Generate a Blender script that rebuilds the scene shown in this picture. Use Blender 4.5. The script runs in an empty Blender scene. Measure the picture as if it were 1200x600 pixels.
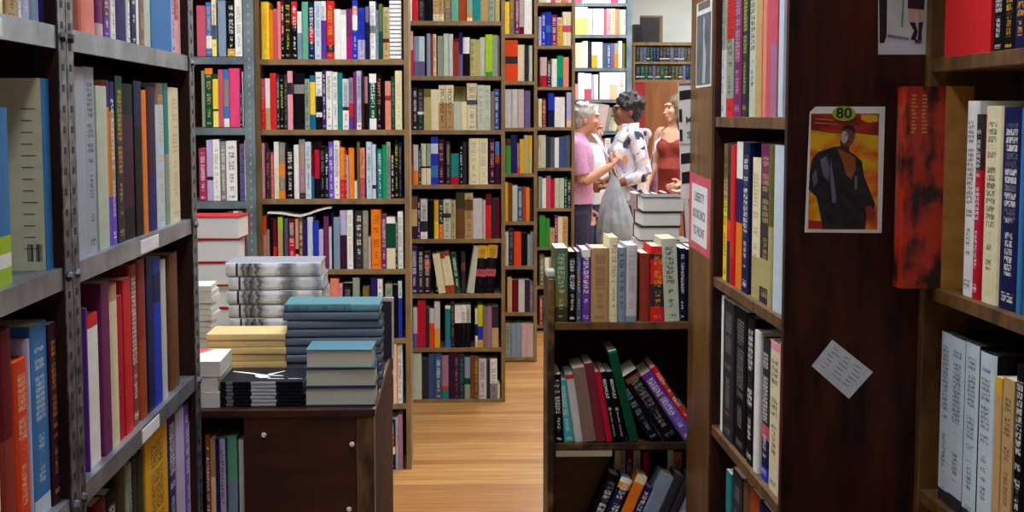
LAMP_S, DIM_S, EXPO = 34.0, 13.0, 0.0
LAMPS = [(-.1, 3.1, 0, 'ceiling light over the left display table'), (.3, 5.6, 0, 'ceiling light before the wide brown bookcase'), (.9, 7.4, 0, 'ceiling light over the bare floor'),
         (1.2, 9.2, 0, 'ceiling light over the aisle before the people'), (1.3, 11.0, 0, 'ceiling light over the group of people'), (1.2, 12.6, 0, 'ceiling light by the far shelving'), (2.9, 11.4, 0, 'ceiling light near the far right wall'),
         (2.7, 13.4, 0, 'ceiling light before the cabinet'), (3.7, 14.0, 0, 'added ceiling light beside the cabinet, brightening the white far wall'), (-1.4, 4.9, 0, 'ceiling light over the left shelving end'), (.0, 1.2, 1, 'dim ceiling light over the near aisle')]  # second cabinet light is an added lamp that brightens the far wall
import bpy, bmesh, math, random
from mathutils import Matrix, Vector, noise as mnoise
random.seed(7)
SC = bpy.context.scene
COL = SC.collection
R = math.radians
# ------------------------------------------------------------------ camera
F = 1700.0
EYE = Vector((0.0, 0.0, 1.6))
PITCH = math.atan(163.0 / F)
YAW = math.atan(65.0 / F)
cam_d = bpy.data.cameras.new('camera')
cam_d.sensor_width = 36.0
cam_d.lens = F * 36.0 / 1200.0
cam_d.clip_start = 0.05
cam = bpy.data.objects.new('camera', cam_d)
COL.objects.link(cam)
CR = Matrix.Rotation(-YAW, 4, 'Z') @ Matrix.Rotation(math.pi / 2 - PITCH, 4, 'X')
cam.matrix_world = Matrix.Translation(EYE) @ CR
SC.camera = cam
CR3 = CR.to_3x3()
CRI = CR3.inverted()


def ray(px, py):
    return CR3 @ Vector(((px - 600) / F, -(py - 300) / F, -1.0))


def PY(px, py, Y):
    """point of the plane y = Y seen at a place of the photograph"""
    d = ray(px, py)
    return EYE + d * ((Y - EYE.y) / d.y)


def PX(px, py, X):
    d = ray(px, py)
    return EYE + d * ((X - EYE.x) / d.x)


def proj(p):
    c = CRI @ (Vector(p) - EYE)
    return 600 - F * c.x / c.z, 300 + F * c.y / c.z


# ------------------------------------------------------------------ colours
def lin(c):
    return tuple(((v / 255.0) / 12.92 if v <= 10 else (((v / 255.0) + 0.055) / 1.055) ** 2.4) for v in c)


PAL = dict(
    yellow=(250, 215, 60), orange=(245, 135, 35), salmon=(238, 140, 120), rose=(205, 90, 112), black=(20, 16, 22),
    navy=(28, 32, 78), indigo=(48, 36, 105), blue=(40, 62, 190), steelblue=(62, 125, 190), paleblue=(205, 222, 235),
    lavender=(192, 186, 226), greyblue=(135, 156, 182), slate=(84, 94, 116), slateblue=(66, 90, 140), slateviolet=(112, 102, 145),
    teal=(40, 138, 138), turquoise=(60, 178, 182), blueteal=(26, 108, 150), seagreen=(105, 178, 152), emerald=(18, 160, 100),
    green=(62, 150, 58), darkgreen=(20, 78, 55), moss=(92, 116, 82), olive=(116, 110, 52), darkolive=(66, 62, 36),
    khaki=(188, 178, 118), lime=(172, 205, 50), chartreuse=(202, 206, 28), sage=(150, 166, 146), lightsage=(198, 208, 188),
    cream=(236, 226, 188), white=(244, 243, 241), lightgrey=(206, 206, 207), grey=(140, 140, 143), charcoal=(54, 50, 58),
    taupe=(134, 114, 106), mauve=(168, 122, 150), plum=(122, 48, 100), aubergine=(62, 28, 56), purple=(108, 58, 165),
    violet=(118, 88, 205), magenta=(172, 34, 120), raspberry=(168, 50, 98), hotpink=(238, 76, 132), pink=(240, 166, 176),
    pinkgrey=(206, 180, 180), crimson=(196, 28, 56), red=(220, 44, 48), orangered=(232, 76, 36), maroon=(112, 24, 40),
    brick=(152, 60, 50), rust=(168, 74, 38), brown=(116, 76, 45), darkbrown=(66, 42, 32), tan=(202, 166, 114),
    kraft=(186, 150, 104), gold=(228, 172, 48), wine=(124, 46, 64), palegrey=(172, 180, 192), peach=(246, 206, 166), lemon=(252, 232, 120))
WORD = dict(steelblue='steel blue', paleblue='pale blue', greyblue='grey-blue', slateblue='slate blue', slateviolet='slate violet',
            blueteal='blue-teal', wine='wine red', palegrey='pale blue-grey', seagreen='sea green', darkgreen='dark green', moss='moss green', darkolive='dark olive',
            lightsage='pale sage', sage='sage green', lightgrey='light grey', hotpink='hot pink', pinkgrey='pinkish grey',
            orangered='orange-red', darkbrown='dark brown', kraft='kraft brown', lime='lime green')


# ------------------------------------------------------------------ node materials
def new_mat(name):
    m = bpy.data.materials.new(name)
    m.use_nodes = True
    nt = m.node_tree
    b = nt.nodes['Principled BSDF']
    return m, nt, b


def N(nt, t, **kw):
    n = nt.nodes.new(t)
    for k, v in kw.items():
        setattr(n, k, v)
    return n


def mixrgb(nt, fac, a, b, mode='MIX'):
    n = N(nt, 'ShaderNodeMix', data_type='RGBA', blend_type=mode)
    for sock, v in ((n.inputs[0], fac), (n.inputs[6], a), (n.inputs[7], b)):
        if hasattr(v, 'links'):
            nt.links.new(v, sock)
        elif isinstance(v, (int, float)):
            sock.default_value = v
        else:
            sock.default_value = (*v, 1) if len(v) == 3 else v
    return n.outputs[2]


def math_n(nt, op, a, b=None, c=None):
    n = N(nt, 'ShaderNodeMath', operation=op)
    for i, v in enumerate((a, b, c)):
        if v is None:
            continue
        if hasattr(v, 'links'):
            nt.links.new(v, n.inputs[i])
        else:
            n.inputs[i].default_value = v
    return n.outputs[0]


def noisy(name, c1, c2, scale=8.0, rough=0.6, stretch=(1, 1, 1), detail=4.0, bump=0.0, metallic=0.0, lo=0.35, hi=0.65, spec=0.5):
    """two tones mixed by a stretched noise: wood, worn metal, cloth"""
    m, nt, b = new_mat(name)
    tc = N(nt, 'ShaderNodeTexCoord')
    mp = N(nt, 'ShaderNodeMapping')
    mp.inputs['Scale'].default_value = stretch
    nt.links.new(tc.outputs['Object'], mp.inputs[0])
    no = N(nt, 'ShaderNodeTexNoise')
    no.inputs['Scale'].default_value = scale
    no.inputs['Detail'].default_value = detail
    nt.links.new(mp.outputs[0], no.inputs['Vector'])
    rp = N(nt, 'ShaderNodeValToRGB')
    rp.color_ramp.elements[0].position = lo
    rp.color_ramp.elements[1].position = hi
    rp.color_ramp.elements[0].color = (*lin(c1), 1)
    rp.color_ramp.elements[1].color = (*lin(c2), 1)
    nt.links.new(no.outputs['Fac'], rp.inputs[0])
    nt.links.new(rp.outputs[0], b.inputs['Base Color'])
    b.inputs['Roughness'].default_value = rough
    b.inputs['Metallic'].default_value = metallic
    b.inputs['Specular IOR Level'].default_value = spec
    if bump:
        bp = N(nt, 'ShaderNodeBump')
        bp.inputs['Strength'].default_value = bump
        bp.inputs['Distance'].default_value = 0.004
        nt.links.new(no.outputs['Fac'], bp.inputs['Height'])
        nt.links.new(bp.outputs[0], b.inputs['Normal'])
    return m


def book_material():
    """one material for every cover: colour, lettering colour and layout come from the mesh"""
    m, nt, b = new_mat('book_cover')
    L = nt.links
    col = N(nt, 'ShaderNodeAttribute', attribute_name='Col')
    ink = N(nt, 'ShaderNodeAttribute', attribute_name='Ink')
    par = N(nt, 'ShaderNodeAttribute', attribute_name='Par')   # r: width m*10, g: height m*2, b: seed, alpha: style
    uv = N(nt, 'ShaderNodeUVMap', uv_map='UVMap')
    sp = N(nt, 'ShaderNodeSeparateColor')
    L.new(par.outputs['Color'], sp.inputs[0])
    su = N(nt, 'ShaderNodeSeparateXYZ')
    L.new(uv.outputs[0], su.inputs[0])
    u, v = su.outputs[0], su.outputs[1]
    hm = math_n(nt, 'MULTIPLY', sp.outputs[1], 0.5)
    wm = math_n(nt, 'MULTIPLY', sp.outputs[0], 0.1)
    vm = math_n(nt, 'MULTIPLY', v, hm)
    um = math_n(nt, 'MULTIPLY', u, wm)
    seed = math_n(nt, 'MULTIPLY', sp.outputs[2], 91.7)
    # letters along the spine: cells one glyph tall, strokes inside each cell
    gl = math_n(nt, 'MULTIPLY_ADD', par.outputs['Alpha'], 0.010, 0.0035)   # glyph pitch in metres
    ci = math_n(nt, 'FLOOR', math_n(nt, 'DIVIDE', vm, gl))
    cf = math_n(nt, 'FRACT', math_n(nt, 'DIVIDE', vm, gl))
    def wn(x, y, z):
        cb = N(nt, 'ShaderNodeCombineXYZ')
        for i, q in enumerate((x, y, z)):
            if hasattr(q, 'links'):
                L.new(q, cb.inputs[i])
            else:
                cb.inputs[i].default_value = q
        w = N(nt, 'ShaderNodeTexWhiteNoise', noise_dimensions='3D')
        L.new(cb.outputs[0], w.inputs['Vector'])
        return w.outputs['Value']
    on = math_n(nt, 'GREATER_THAN', wn(ci, seed, 0.5), 0.16)
    su_ = math_n(nt, 'FLOOR', math_n(nt, 'DIVIDE', um, math_n(nt, 'MULTIPLY', gl, 0.30)))
    sv_ = math_n(nt, 'FLOOR', math_n(nt, 'MULTIPLY', cf, 3.0))
    st = math_n(nt, 'GREATER_THAN', wn(su_, math_n(nt, 'MULTIPLY_ADD', ci, 3.0, sv_), seed), 0.34)
    gap = math_n(nt, 'LESS_THAN', cf, 0.80)
    inu = math_n(nt, 'LESS_THAN', math_n(nt, 'ABSOLUTE', math_n(nt, 'SUBTRACT', u, 0.5)), 0.27)
    # title block, then a gap, then the author, then a small mark at the foot
    s1 = math_n(nt, 'MULTIPLY_ADD', wn(seed, 1.0, 2.0), 0.16, 0.36)
    blk1 = math_n(nt, 'MULTIPLY', math_n(nt, 'GREATER_THAN', v, s1), math_n(nt, 'LESS_THAN', v, 0.92))
    blk2 = math_n(nt, 'MULTIPLY', math_n(nt, 'GREATER_THAN', v, 0.17), math_n(nt, 'LESS_THAN', v, math_n(nt, 'SUBTRACT', s1, 0.06)))
    blk3 = math_n(nt, 'MULTIPLY', math_n(nt, 'GREATER_THAN', v, 0.04), math_n(nt, 'LESS_THAN', v, 0.085))
    narrow = math_n(nt, 'LESS_THAN', math_n(nt, 'ABSOLUTE', math_n(nt, 'SUBTRACT', u, 0.5)), 0.17)
    b2 = math_n(nt, 'MULTIPLY', blk2, narrow)
    blk = math_n(nt, 'MAXIMUM', math_n(nt, 'MAXIMUM', blk1, b2), blk3)
    mask = math_n(nt, 'MULTIPLY', math_n(nt, 'MULTIPLY', on, st), math_n(nt, 'MULTIPLY', gap, inu))
    mask = math_n(nt, 'MULTIPLY', mask, blk)
    mask = math_n(nt, 'MULTIPLY', mask, ink.outputs['Alpha'])
    # a little wear
    tc = N(nt, 'ShaderNodeTexCoord')
    no = N(nt, 'ShaderNodeTexNoise')
    no.inputs['Scale'].default_value = 40.0
    no.inputs['Detail'].default_value = 3.0
    L.new(tc.outputs['Object'], no.inputs['Vector'])
    wear = math_n(nt, 'MULTIPLY_ADD', no.outputs['Fac'], 0.3, 0.85)
    hs = N(nt, 'ShaderNodeHueSaturation')
    hs.inputs['Saturation'].default_value = 1.0
    L.new(col.outputs['Color'], hs.inputs['Color'])
    L.new(wear, hs.inputs['Value'])
    c = mixrgb(nt, math_n(nt, 'MULTIPLY', mask, 0.72), hs.outputs[0], ink.outputs['Color'])
    L.new(c, b.inputs['Base Color'])
    b.inputs['Roughness'].default_value = 0.55
    b.inputs['Specular IOR Level'].default_value = 0.05
    return m


def pages_material():
    m, nt, b = new_mat('book_pages')
    L = nt.links
    tc = N(nt, 'ShaderNodeTexCoord')
    wv = N(nt, 'ShaderNodeTexWave', bands_direction='X')
    wv.inputs['Scale'].default_value = 260.0
    wv.inputs['Distortion'].default_value = 1.5
    L.new(tc.outputs['Object'], wv.inputs['Vector'])
    at = N(nt, 'ShaderNodeAttribute', attribute_name='Col')
    dk = mixrgb(nt, 1.0, at.outputs['Color'], (0.82, 0.80, 0.76), 'MULTIPLY')
    c = mixrgb(nt, wv.outputs['Fac'], dk, at.outputs['Color'])
    L.new(c, b.inputs['Base Color'])
    b.inputs['Roughness'].default_value = 0.8
    return m


MAT = {}
MAT['cover'] = book_material()
MAT['pages'] = pages_material()
MAT['case_brown'] = noisy('brown_shelf_wood', (120, 96, 60), (150, 122, 80), 6, 0.5, (3, 3, 1), 5, 0.15)
MAT['case_back'] = noisy('shade_toned_back_board', (44, 28, 26), (60, 38, 32), 5, 0.8, (3, 3, 1), spec=.08)  # shade inside the shelves is partly put into this dark tone
MAT['panel_dark'] = noisy('dark_stained_plywood', (30, 11, 11), (72, 27, 22), 7, 0.5, (5, 5, 0.8), 6, 0.12, spec=.25)
MAT['panel_edge'] = noisy('worn_oak_edge', (74, 48, 22), (124, 88, 44), 9, 0.5, (3, 3, 1), 5, 0.2)
MAT['post_wood'] = noisy('golden_brown_wood', (96, 62, 26), (134, 94, 44), 5, 0.4, (4, 4, 0.7), 6, 0.12)
MAT['table_wood'] = noisy('red_brown_table_wood', (44, 15, 12), (74, 28, 20), 5, 0.42, (1, 1, 4), 6, 0.1)
MAT['low_wood'] = noisy('chipped_dark_paint', (36, 18, 14), (150, 110, 60), 14, 0.5, (1, 1, 1), 6, 0.2, lo=0.50, hi=0.72)
MAT['metal'] = noisy('grey_steel_paint', (104, 112, 122), (158, 166, 176), 10, 0.32, (1, 1, 1), 5, 0.08, 0.55)
MAT['metal_dark'] = noisy('scuffed_dark_steel', (36, 35, 42), (124, 124, 136), 38, 0.4, (1, 1, 1), 4, 0.15, 0.4, 0.38, 0.68)
MAT['metal_pale'] = noisy('blue_grey_steel', (88, 104, 112), (124, 140, 147), 8, 0.45, (1, 1, 1), 4, 0.05, 0.1)
MAT['wall'] = noisy('white_wall_paint', (228, 234, 230), (238, 242, 240), 3, 0.8, (1, 1, 1))
MAT['ceil'] = noisy('ceiling_paint', (214, 214, 208), (226, 226, 222), 3, 0.9, (1, 1, 1))
MAT['cab'] = noisy('cabinet_veneer', (128, 76, 34), (156, 96, 46), 3, 0.5, (4, 4, 0.6), 5)
MAT['white'] = noisy('white_paper', (236, 238, 240), (246, 247, 248), 14, 0.7)
MAT['black'] = noisy('black_paint', (16, 14, 18), (30, 28, 34), 14, 0.45)
MAT['hole'] = noisy('shadowed_slot', (14, 13, 16), (22, 20, 24), 14, 0.7)


def plain(name, c, rough=0.6, var=8, scale=12.0, metallic=0.0):
    k = ('p', name)
    if k not in MAT:
        a = tuple(max(0, v - var) for v in c)
        z = tuple(min(255, v + var) for v in c)
        MAT[k] = noisy(name, a, z, scale, rough, metallic=metallic)
    return MAT[k]


def floor_material():
    m, nt, b = new_mat('plank_floor')
    L = nt.links
    tc = N(nt, 'ShaderNodeTexCoord')
    br = N(nt, 'ShaderNodeTexBrick')
    br.offset = 0.5
    br.inputs['Scale'].default_value = 1.0
    br.inputs['Brick Width'].default_value = 5.0
    br.inputs['Row Height'].default_value = 0.075
    br.inputs['Mortar Size'].default_value = 0.0018
    br.inputs['Color1'].default_value = (*lin((214, 166, 100)), 1)
    br.inputs['Color2'].default_value = (*lin((182, 128, 70)), 1)
    br.inputs['Mortar'].default_value = (*lin((110, 72, 40)), 1)
    sh = N(nt, 'ShaderNodeMapping')
    sh.inputs['Location'].default_value = (1.1, 0, 0)
    L.new(tc.outputs['Object'], sh.inputs[0])
    L.new(sh.outputs[0], br.inputs['Vector'])
    mp = N(nt, 'ShaderNodeMapping')
    mp.inputs['Scale'].default_value = (0.9, 9, 1)
    L.new(tc.outputs['Object'], mp.inputs[0])
    no = N(nt, 'ShaderNodeTexNoise')
    no.inputs['Scale'].default_value = 4.0
    no.inputs['Detail'].default_value = 6.0
    L.new(mp.outputs[0], no.inputs['Vector'])
    rp = N(nt, 'ShaderNodeValToRGB')
    rp.color_ramp.elements[0].position = 0.3
    rp.color_ramp.elements[1].position = 0.7
    rp.color_ramp.elements[0].color = (0.72, 0.60, 0.50, 1)
    rp.color_ramp.elements[1].color = (1.06, 1.02, 0.98, 1)
    L.new(no.outputs['Fac'], rp.inputs[0])
    c = mixrgb(nt, 1.0, br.outputs['Color'], rp.outputs[0], 'MULTIPLY')
    L.new(c, b.inputs['Base Color'])
    b.inputs['Roughness'].default_value = 0.35
    return m


MAT['floor'] = floor_material()


# ------------------------------------------------------------------ mesh builder
class MB:
    def __init__(s):
        s.v, s.f, s.mi, s.mats = [], [], [], []
        s.col, s.ink, s.par, s.uv = [], [], [], []
        s.cur = ((1, 1, 1, 1), (0, 0, 0, 0), (0, 0, 0, 0))
        s.m = 0

    def mat(s, m):
        if m not in s.mats:
            s.mats.append(m)
        s.m = s.mats.index(m)

    def face(s, idx, uvs=None):
        s.f.append(tuple(idx))
        s.mi.append(s.m)
        n = len(idx)
        s.col += [s.cur[0]] * n
        s.ink += [s.cur[1]] * n
        s.par += [s.cur[2]] * n
        s.uv += list(uvs) if uvs else [(0.0, 0.0)] * n

    def box(s, a, b, T=None):
        x0, y0, z0 = a
        x1, y1, z1 = b
        i = len(s.v)
        pts = [(x0, y0, z0), (x1, y0, z0), (x1, y1, z0), (x0, y1, z0), (x0, y0, z1), (x1, y0, z1), (x1, y1, z1), (x0, y1, z1)]
        s.v += [tuple(T @ Vector(p)) for p in pts] if T else pts
        for q in ((0, 3, 2, 1), (4, 5, 6, 7), (0, 1, 5, 4), (1, 2, 6, 5), (2, 3, 7, 6), (3, 0, 4, 7)):
            s.face([i + k for k in q])

    def prism(s, pts, T):
        """outline pts (x, z) of a plane extruded along local y by T = (y0, y1)"""
        i = len(s.v)
        n = len(pts)
        s.v += [(p[0], T[0], p[1]) for p in pts] + [(p[0], T[1], p[1]) for p in pts]
        s.face([i + k for k in range(n)])
        s.face([i + n + k for k in reversed(range(n))])
        for k in range(n):
            l = (k + 1) % n
            s.face([i + l, i + k, i + n + k, i + n + l])

    def loft(s, rings, cap=True):
        """rings: lists of equal length of 3D points"""
        i = len(s.v)
        n = len(rings[0])
        for r in rings:
            s.v += [tuple(p) for p in r]
        for a in range(len(rings) - 1):
            for k in range(n):
                l = (k + 1) % n
                s.face([i + a * n + k, i + a * n + l, i + (a + 1) * n + l, i + (a + 1) * n + k])
        if cap:
            s.face([i + k for k in reversed(range(n))])
            s.face([i + (len(rings) - 1) * n + k for k in range(n)])

    def tube(s, pts, rad, n=8):
        """round tube through points; rad a number or a list; elliptical radii as (a, b)"""
        rings = []
        P = [Vector(p) for p in pts]
        for k, p in enumerate(P):
            d = (P[min(k + 1, len(P) - 1)] - P[max(k - 1, 0)]).normalized()
            up = Vector((0, 0, 1)) if abs(d.z) < 0.9 else Vector((0, 1, 0))
            a = d.cross(up).normalized()
            b = a.cross(d).normalized()
            r = rad[k] if isinstance(rad, (list, tuple)) else rad
            ra, rb = r if isinstance(r, tuple) else (r, r)
            rings.append([p + a * (ra * math.cos(2 * math.pi * q / n)) + b * (rb * math.sin(2 * math.pi * q / n)) for q in range(n)])
        s.loft(rings)

    def ball(s, c, r, nu=12, nv=8, T=None):
        c = Vector(c)
        r = r if isinstance(r, tuple) else (r, r, r)
        rings = []
        for a in range(1, nv):
            t = math.pi * a / nv
            rings.append([c + Vector((r[0] * math.sin(t) * math.cos(2 * math.pi * k / nu), r[1] * math.sin(t) * math.sin(2 * math.pi * k / nu), -r[2] * math.cos(t))) for k in range(nu)])
        if T:
            rings = [[T @ p for p in q] for q in rings]
        s.loft(rings)

    def mesh(s, name, attrs=False, smooth=False):
        me = bpy.data.meshes.new(name)
        me.from_pydata(s.v, [], s.f)
        for m in s.mats:
            me.materials.append(m)
        if len(s.mats) > 1:
            me.polygons.foreach_set('material_index', s.mi)
        if smooth:
            me.polygons.foreach_set('use_smooth', [True] * len(s.f))
        if attrs:
            for nm, data in (('Col', s.col), ('Ink', s.ink), ('Par', s.par)):
                a = me.attributes.new(nm, 'FLOAT_COLOR', 'CORNER')
                a.data.foreach_set('color', [q for t in data for q in t])
            ul = me.uv_layers.new(name='UVMap')
            ul.data.foreach_set('uv', [q for t in s.uv for q in t])
        me.update()
        return me

    def obj(s, name, parent=None, attrs=False, smooth=False, bevel=0.0):
        o = bpy.data.objects.new(name, s.mesh(name, attrs, smooth))
        COL.objects.link(o)
        if parent:
            o.parent = parent
        if bevel:
            md = o.modifiers.new('bevel', 'BEVEL')
            md.width = bevel
            md.segments = 2
            md.limit_method = 'ANGLE'
        return o


def tag(o, label=None, cat=None, group=None, kind=None):
    if label:
        o['label'] = label
    if cat:
        o['category'] = cat
    if group:
        o['group'] = group
    if kind:
        o['kind'] = kind
    return o


def empty(name, loc=(0, 0, 0), label=None, cat=None, group=None):
    o = bpy.data.objects.new(name, None)
    o.empty_display_size = 0.1
    COL.objects.link(o)
    o.location = loc
    return tag(o, label, cat, group)


def part(name, parent, boxes, mat, bevel=0.0015):
    """one part made of boxes given in world coordinates; the parent sits at parent.location"""
    mb = MB()
    mb.mat(mat)
    L = parent.location if parent else Vector((0, 0, 0))
    for a, b in boxes:
        lo = [min(a[i], b[i]) - L[i] for i in range(3)]
        hi = [max(a[i], b[i]) - L[i] for i in range(3)]
        mb.box(lo, hi)
    return mb.obj(name, parent, bevel=bevel)


def struct(name, boxes, mat):
    o = part(name, None, boxes, mat, 0.0)
    o['kind'] = 'structure'
    return o


def text_mesh(name, body, size, mat, parent, M, extrude=0.0003, align='CENTER', sx=1.0, font_spacing=1.0):
    cu = bpy.data.curves.new(name, 'FONT')
    cu.body = body
    cu.size = size
    cu.align_x = align
    cu.align_y = 'CENTER'
    cu.extrude = extrude
    cu.space_character = font_spacing
    cu.offset = size * 0.015
    tmp = bpy.data.objects.new(name + '_curve', cu)
    COL.objects.link(tmp)
    dg = bpy.context.evaluated_depsgraph_get()
    me = bpy.data.meshes.new_from_object(tmp.evaluated_get(dg))
    bpy.data.objects.remove(tmp)
    me.materials.clear()
    me.materials.append(mat)
    o = bpy.data.objects.new(name, me)
    COL.objects.link(o)
    o.parent = parent
    o.matrix_local = M @ Matrix.Diagonal((sx, 1, 1, 1))
    return o


# ------------------------------------------------------------------ books
BOOKS = []       # every book of a shelf row, largest in the photo first once sorted


def book_geo(w, h, d, bands, ink=None, style=0.35, cover=None, pages=(236, 230, 212), hard=True, seed=0.5, stripes=False, pageless=False):
    """cover in one MB, page block in another; spine faces -y, boards along +y, foot at z = 0"""
    mb = MB()
    mb.mat(MAT['cover'])
    t = min(0.0026 if hard else 0.0008, w * 0.16)
    ov = 0.003 if hard else 0.0003
    cc = lin(cover) if cover else lin(bands[0][0] if len(bands) == 1 else max(bands, key=lambda q: q[1])[0])
    ik = (*lin(ink), 1.0) if ink else (0, 0, 0, 0)
    pr = (min(w * 10, 1), min(h * 2, 1), seed, style)
    no_ink = ((*cc, 1), (0, 0, 0, 0), pr)
    mb.cur = no_ink
    rd = min(0.006, w * 0.22) if hard else min(0.0012, w * .1)
    # boards
    mb.box((0, rd, 0), (t, d, h))
    mb.box((w - t, rd, 0), (w, d, h))
    # spine: rounded section lofted up through the colour bands
    prof = [(0.0, rd), (w * .06, rd * .45), (w * .22, rd * .1), (w * .5, 0.0), (w * .78, rd * .1), (w * .94, rd * .45), (w, rd)]
    inner = [(w, rd + t), (0.0, rd + t)]
    if stripes:
        nb = []
        k = 14
        for q in range(k):
            nb.append((bands[0][0], .76 / k))
            nb.append(((96, 98, 104) if q % 3 else ink, .24 / k))
        bands = nb
        ik = (0, 0, 0, 0)
    z = h
    rows = []
    for c, fr in bands:
        z2 = z - fr * h
        rows.append((max(z2, 0.0), z, c))
        z = z2
    n = len(prof)
    for z0, z1, c in rows:
        mb.cur = ((*lin(c), 1), ik, pr)
        i = len(mb.v)
        mb.v += [(x, y, z0) for x, y in prof] + [(x, y, z1) for x, y in prof]
        for k in range(n - 1):
            u0, u1 = prof[k][0] / w, prof[k + 1][0] / w
            v0, v1 = z0 / h, z1 / h
            mb.face((i + k, i + k + 1, i + n + k + 1, i + n + k), ((u0, v0), (u1, v0), (u1, v1), (u0, v1)))
    mb.cur = no_ink
    i = len(mb.v)
    loop = prof + inner
    m = len(loop)
    mb.v += [(x, y, 0.0) for x, y in loop] + [(x, y, h) for x, y in loop]
    mb.face([i + k for k in reversed(range(m))])
    mb.cur = no_ink if cover else ((*lin(bands[0][0]), 1), (0, 0, 0, 0), pr)
    mb.face([i + m + k for k in range(m)])
    mb.face((i + n, i + n + 1, i + m + n + 1, i + m + n))
    pg = MB()
    pg.mat(MAT['pages'])
    pg.cur = ((*lin(pages), 1), (0, 0, 0, 0), (0, 0, 0, 0))
    if not pageless:
        pg.box((t, rd + t * .5, ov), (w - t, d - ov, h - ov))
    return mb, pg


def merge(dst, src, T):
    i = len(dst.v)
    dst.v += [tuple(T @ Vector(p)) for p in src.v]
    for f, mi in zip(src.f, src.mi):
        mm = src.mats[mi]
        if mm not in dst.mats:
            dst.mats.append(mm)
        dst.f.append(tuple(i + k for k in f))
        dst.mi.append(dst.mats.index(mm))
    dst.col += src.col
    dst.ink += src.ink
    dst.par += src.par
    dst.uv += src.uv


def put_book(M, w, h, d, bands, label, group, area, near=False, name='book', cat='book', **kw):
    BOOKS.append(dict(M=M, w=w, h=h, d=d, bands=bands, label=label, group=group, area=area, near=near, name=name, cat=cat, kw=kw, extra=kw.pop('extra', None)))
    return BOOKS[-1]


def build_books(limit):
    """the books that show largest are things of their own; what is left over past the limit is one object"""
    BOOKS.sort(key=lambda q: -q['area'])
    rest = MB()
    n_rest = 0
    count = 0
    for b in BOOKS:
        mb, pg = book_geo(b['w'], b['h'], b['d'], b['bands'], **b['kw'])
        if b['name'] != 'book' or count < limit:
            if b['name'] == 'book':
                count += 1
            if b['near']:
                o = mb.obj(b['name'], None, True)
                o.matrix_world = b['M']
                pg.obj('page_block', o, True)
            else:
                merge(mb, pg, Matrix.Identity(4))
                o = mb.obj(b['name'], None, True)
                o.matrix_world = b['M']
            tag(o, b['label'], b['cat'], b['group'])
            if b['extra']:
                b['extra'](o)
        else:
            n_rest += 1
            merge(mb, pg, Matrix.Identity(4))
            merge(rest, mb, b['M'])
    if n_rest:
        o = rest.obj('books', None, True)
        tag(o, 'many small distant books lining the far bookcases', 'books', None, 'stuff')
    print('BOOKS individual', count, 'in the mass', n_rest, 'smallest single area', BOOKS[min(limit, len(BOOKS)) - 1]['area'])


ORD = ['zeroth', 'first', 'second', 'third', 'fourth', 'fifth', 'sixth', 'seventh', 'eighth', 'ninth', 'tenth', 'eleventh', 'twelfth', 'thirteenth',
       'fourteenth', 'fifteenth', 'sixteenth', 'seventeenth', 'eighteenth', 'nineteenth', 'twentieth']


def word(c):
    return WORD.get(c, c)


def parse(items):
    """'xr,top[,lean] colour|frac|colour^ink!flag' per book, '_ xr' for a gap, 'b xl-xr' for one standing behind"""
    out = []
    for it in items.split(';'):
        it = it.strip()
        if not it:
            continue
        if it.startswith('_'):
            out.append(dict(gap=float(it[1:])))
            continue
        geo, look = it.split(' ', 1)
        e = dict(back=False, xl=None, lean=0.0, flag='', ink=None)
        if geo.startswith('b'):
            e['back'] = True
            geo = geo[1:]
        g = geo.split(',')
        if '~' in g[0]:
            a, b = g[0].split('~')
            e['xl'], e['xr'] = float(a), float(b)
        else:
            e['xr'] = float(g[0])
        e['top'] = float(g[1])
        if len(g) > 2:
            e['lean'] = float(g[2])
        if '!' in look:
            look, e['flag'] = look.split('!')
        if '^' in look:
            look, e['ink'] = look.split('^')
        q = look.split('|')
        e['cols'] = q[0::2]
        fr = [float(x) for x in q[1::2]]
        fr = [0.0] + fr + [1.0]
        e['bands'] = [(PAL[c], fr[k + 1] - fr[k]) for k, c in enumerate(e['cols'])]
        out.append(e)
    return out


def look_words(e, med_w, med_h, w, h, known_h):
    s = []
    if w > 1.45 * med_w:
        s.append('thick')
    elif w < 0.68 * med_w:
        s.append('slim')
    elif known_h and h < 0.8 * med_h:
        s.append('short')
    elif known_h and h > 1.13 * med_h:
        s.append('tall')
    cs = []
    for c in e['cols']:
        if word(c) not in cs:
            cs.append(word(c))
    s.append(cs[0] if len(cs) == 1 else cs[0] + ' and ' + cs[1])
    return ' '.join(s)


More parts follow.
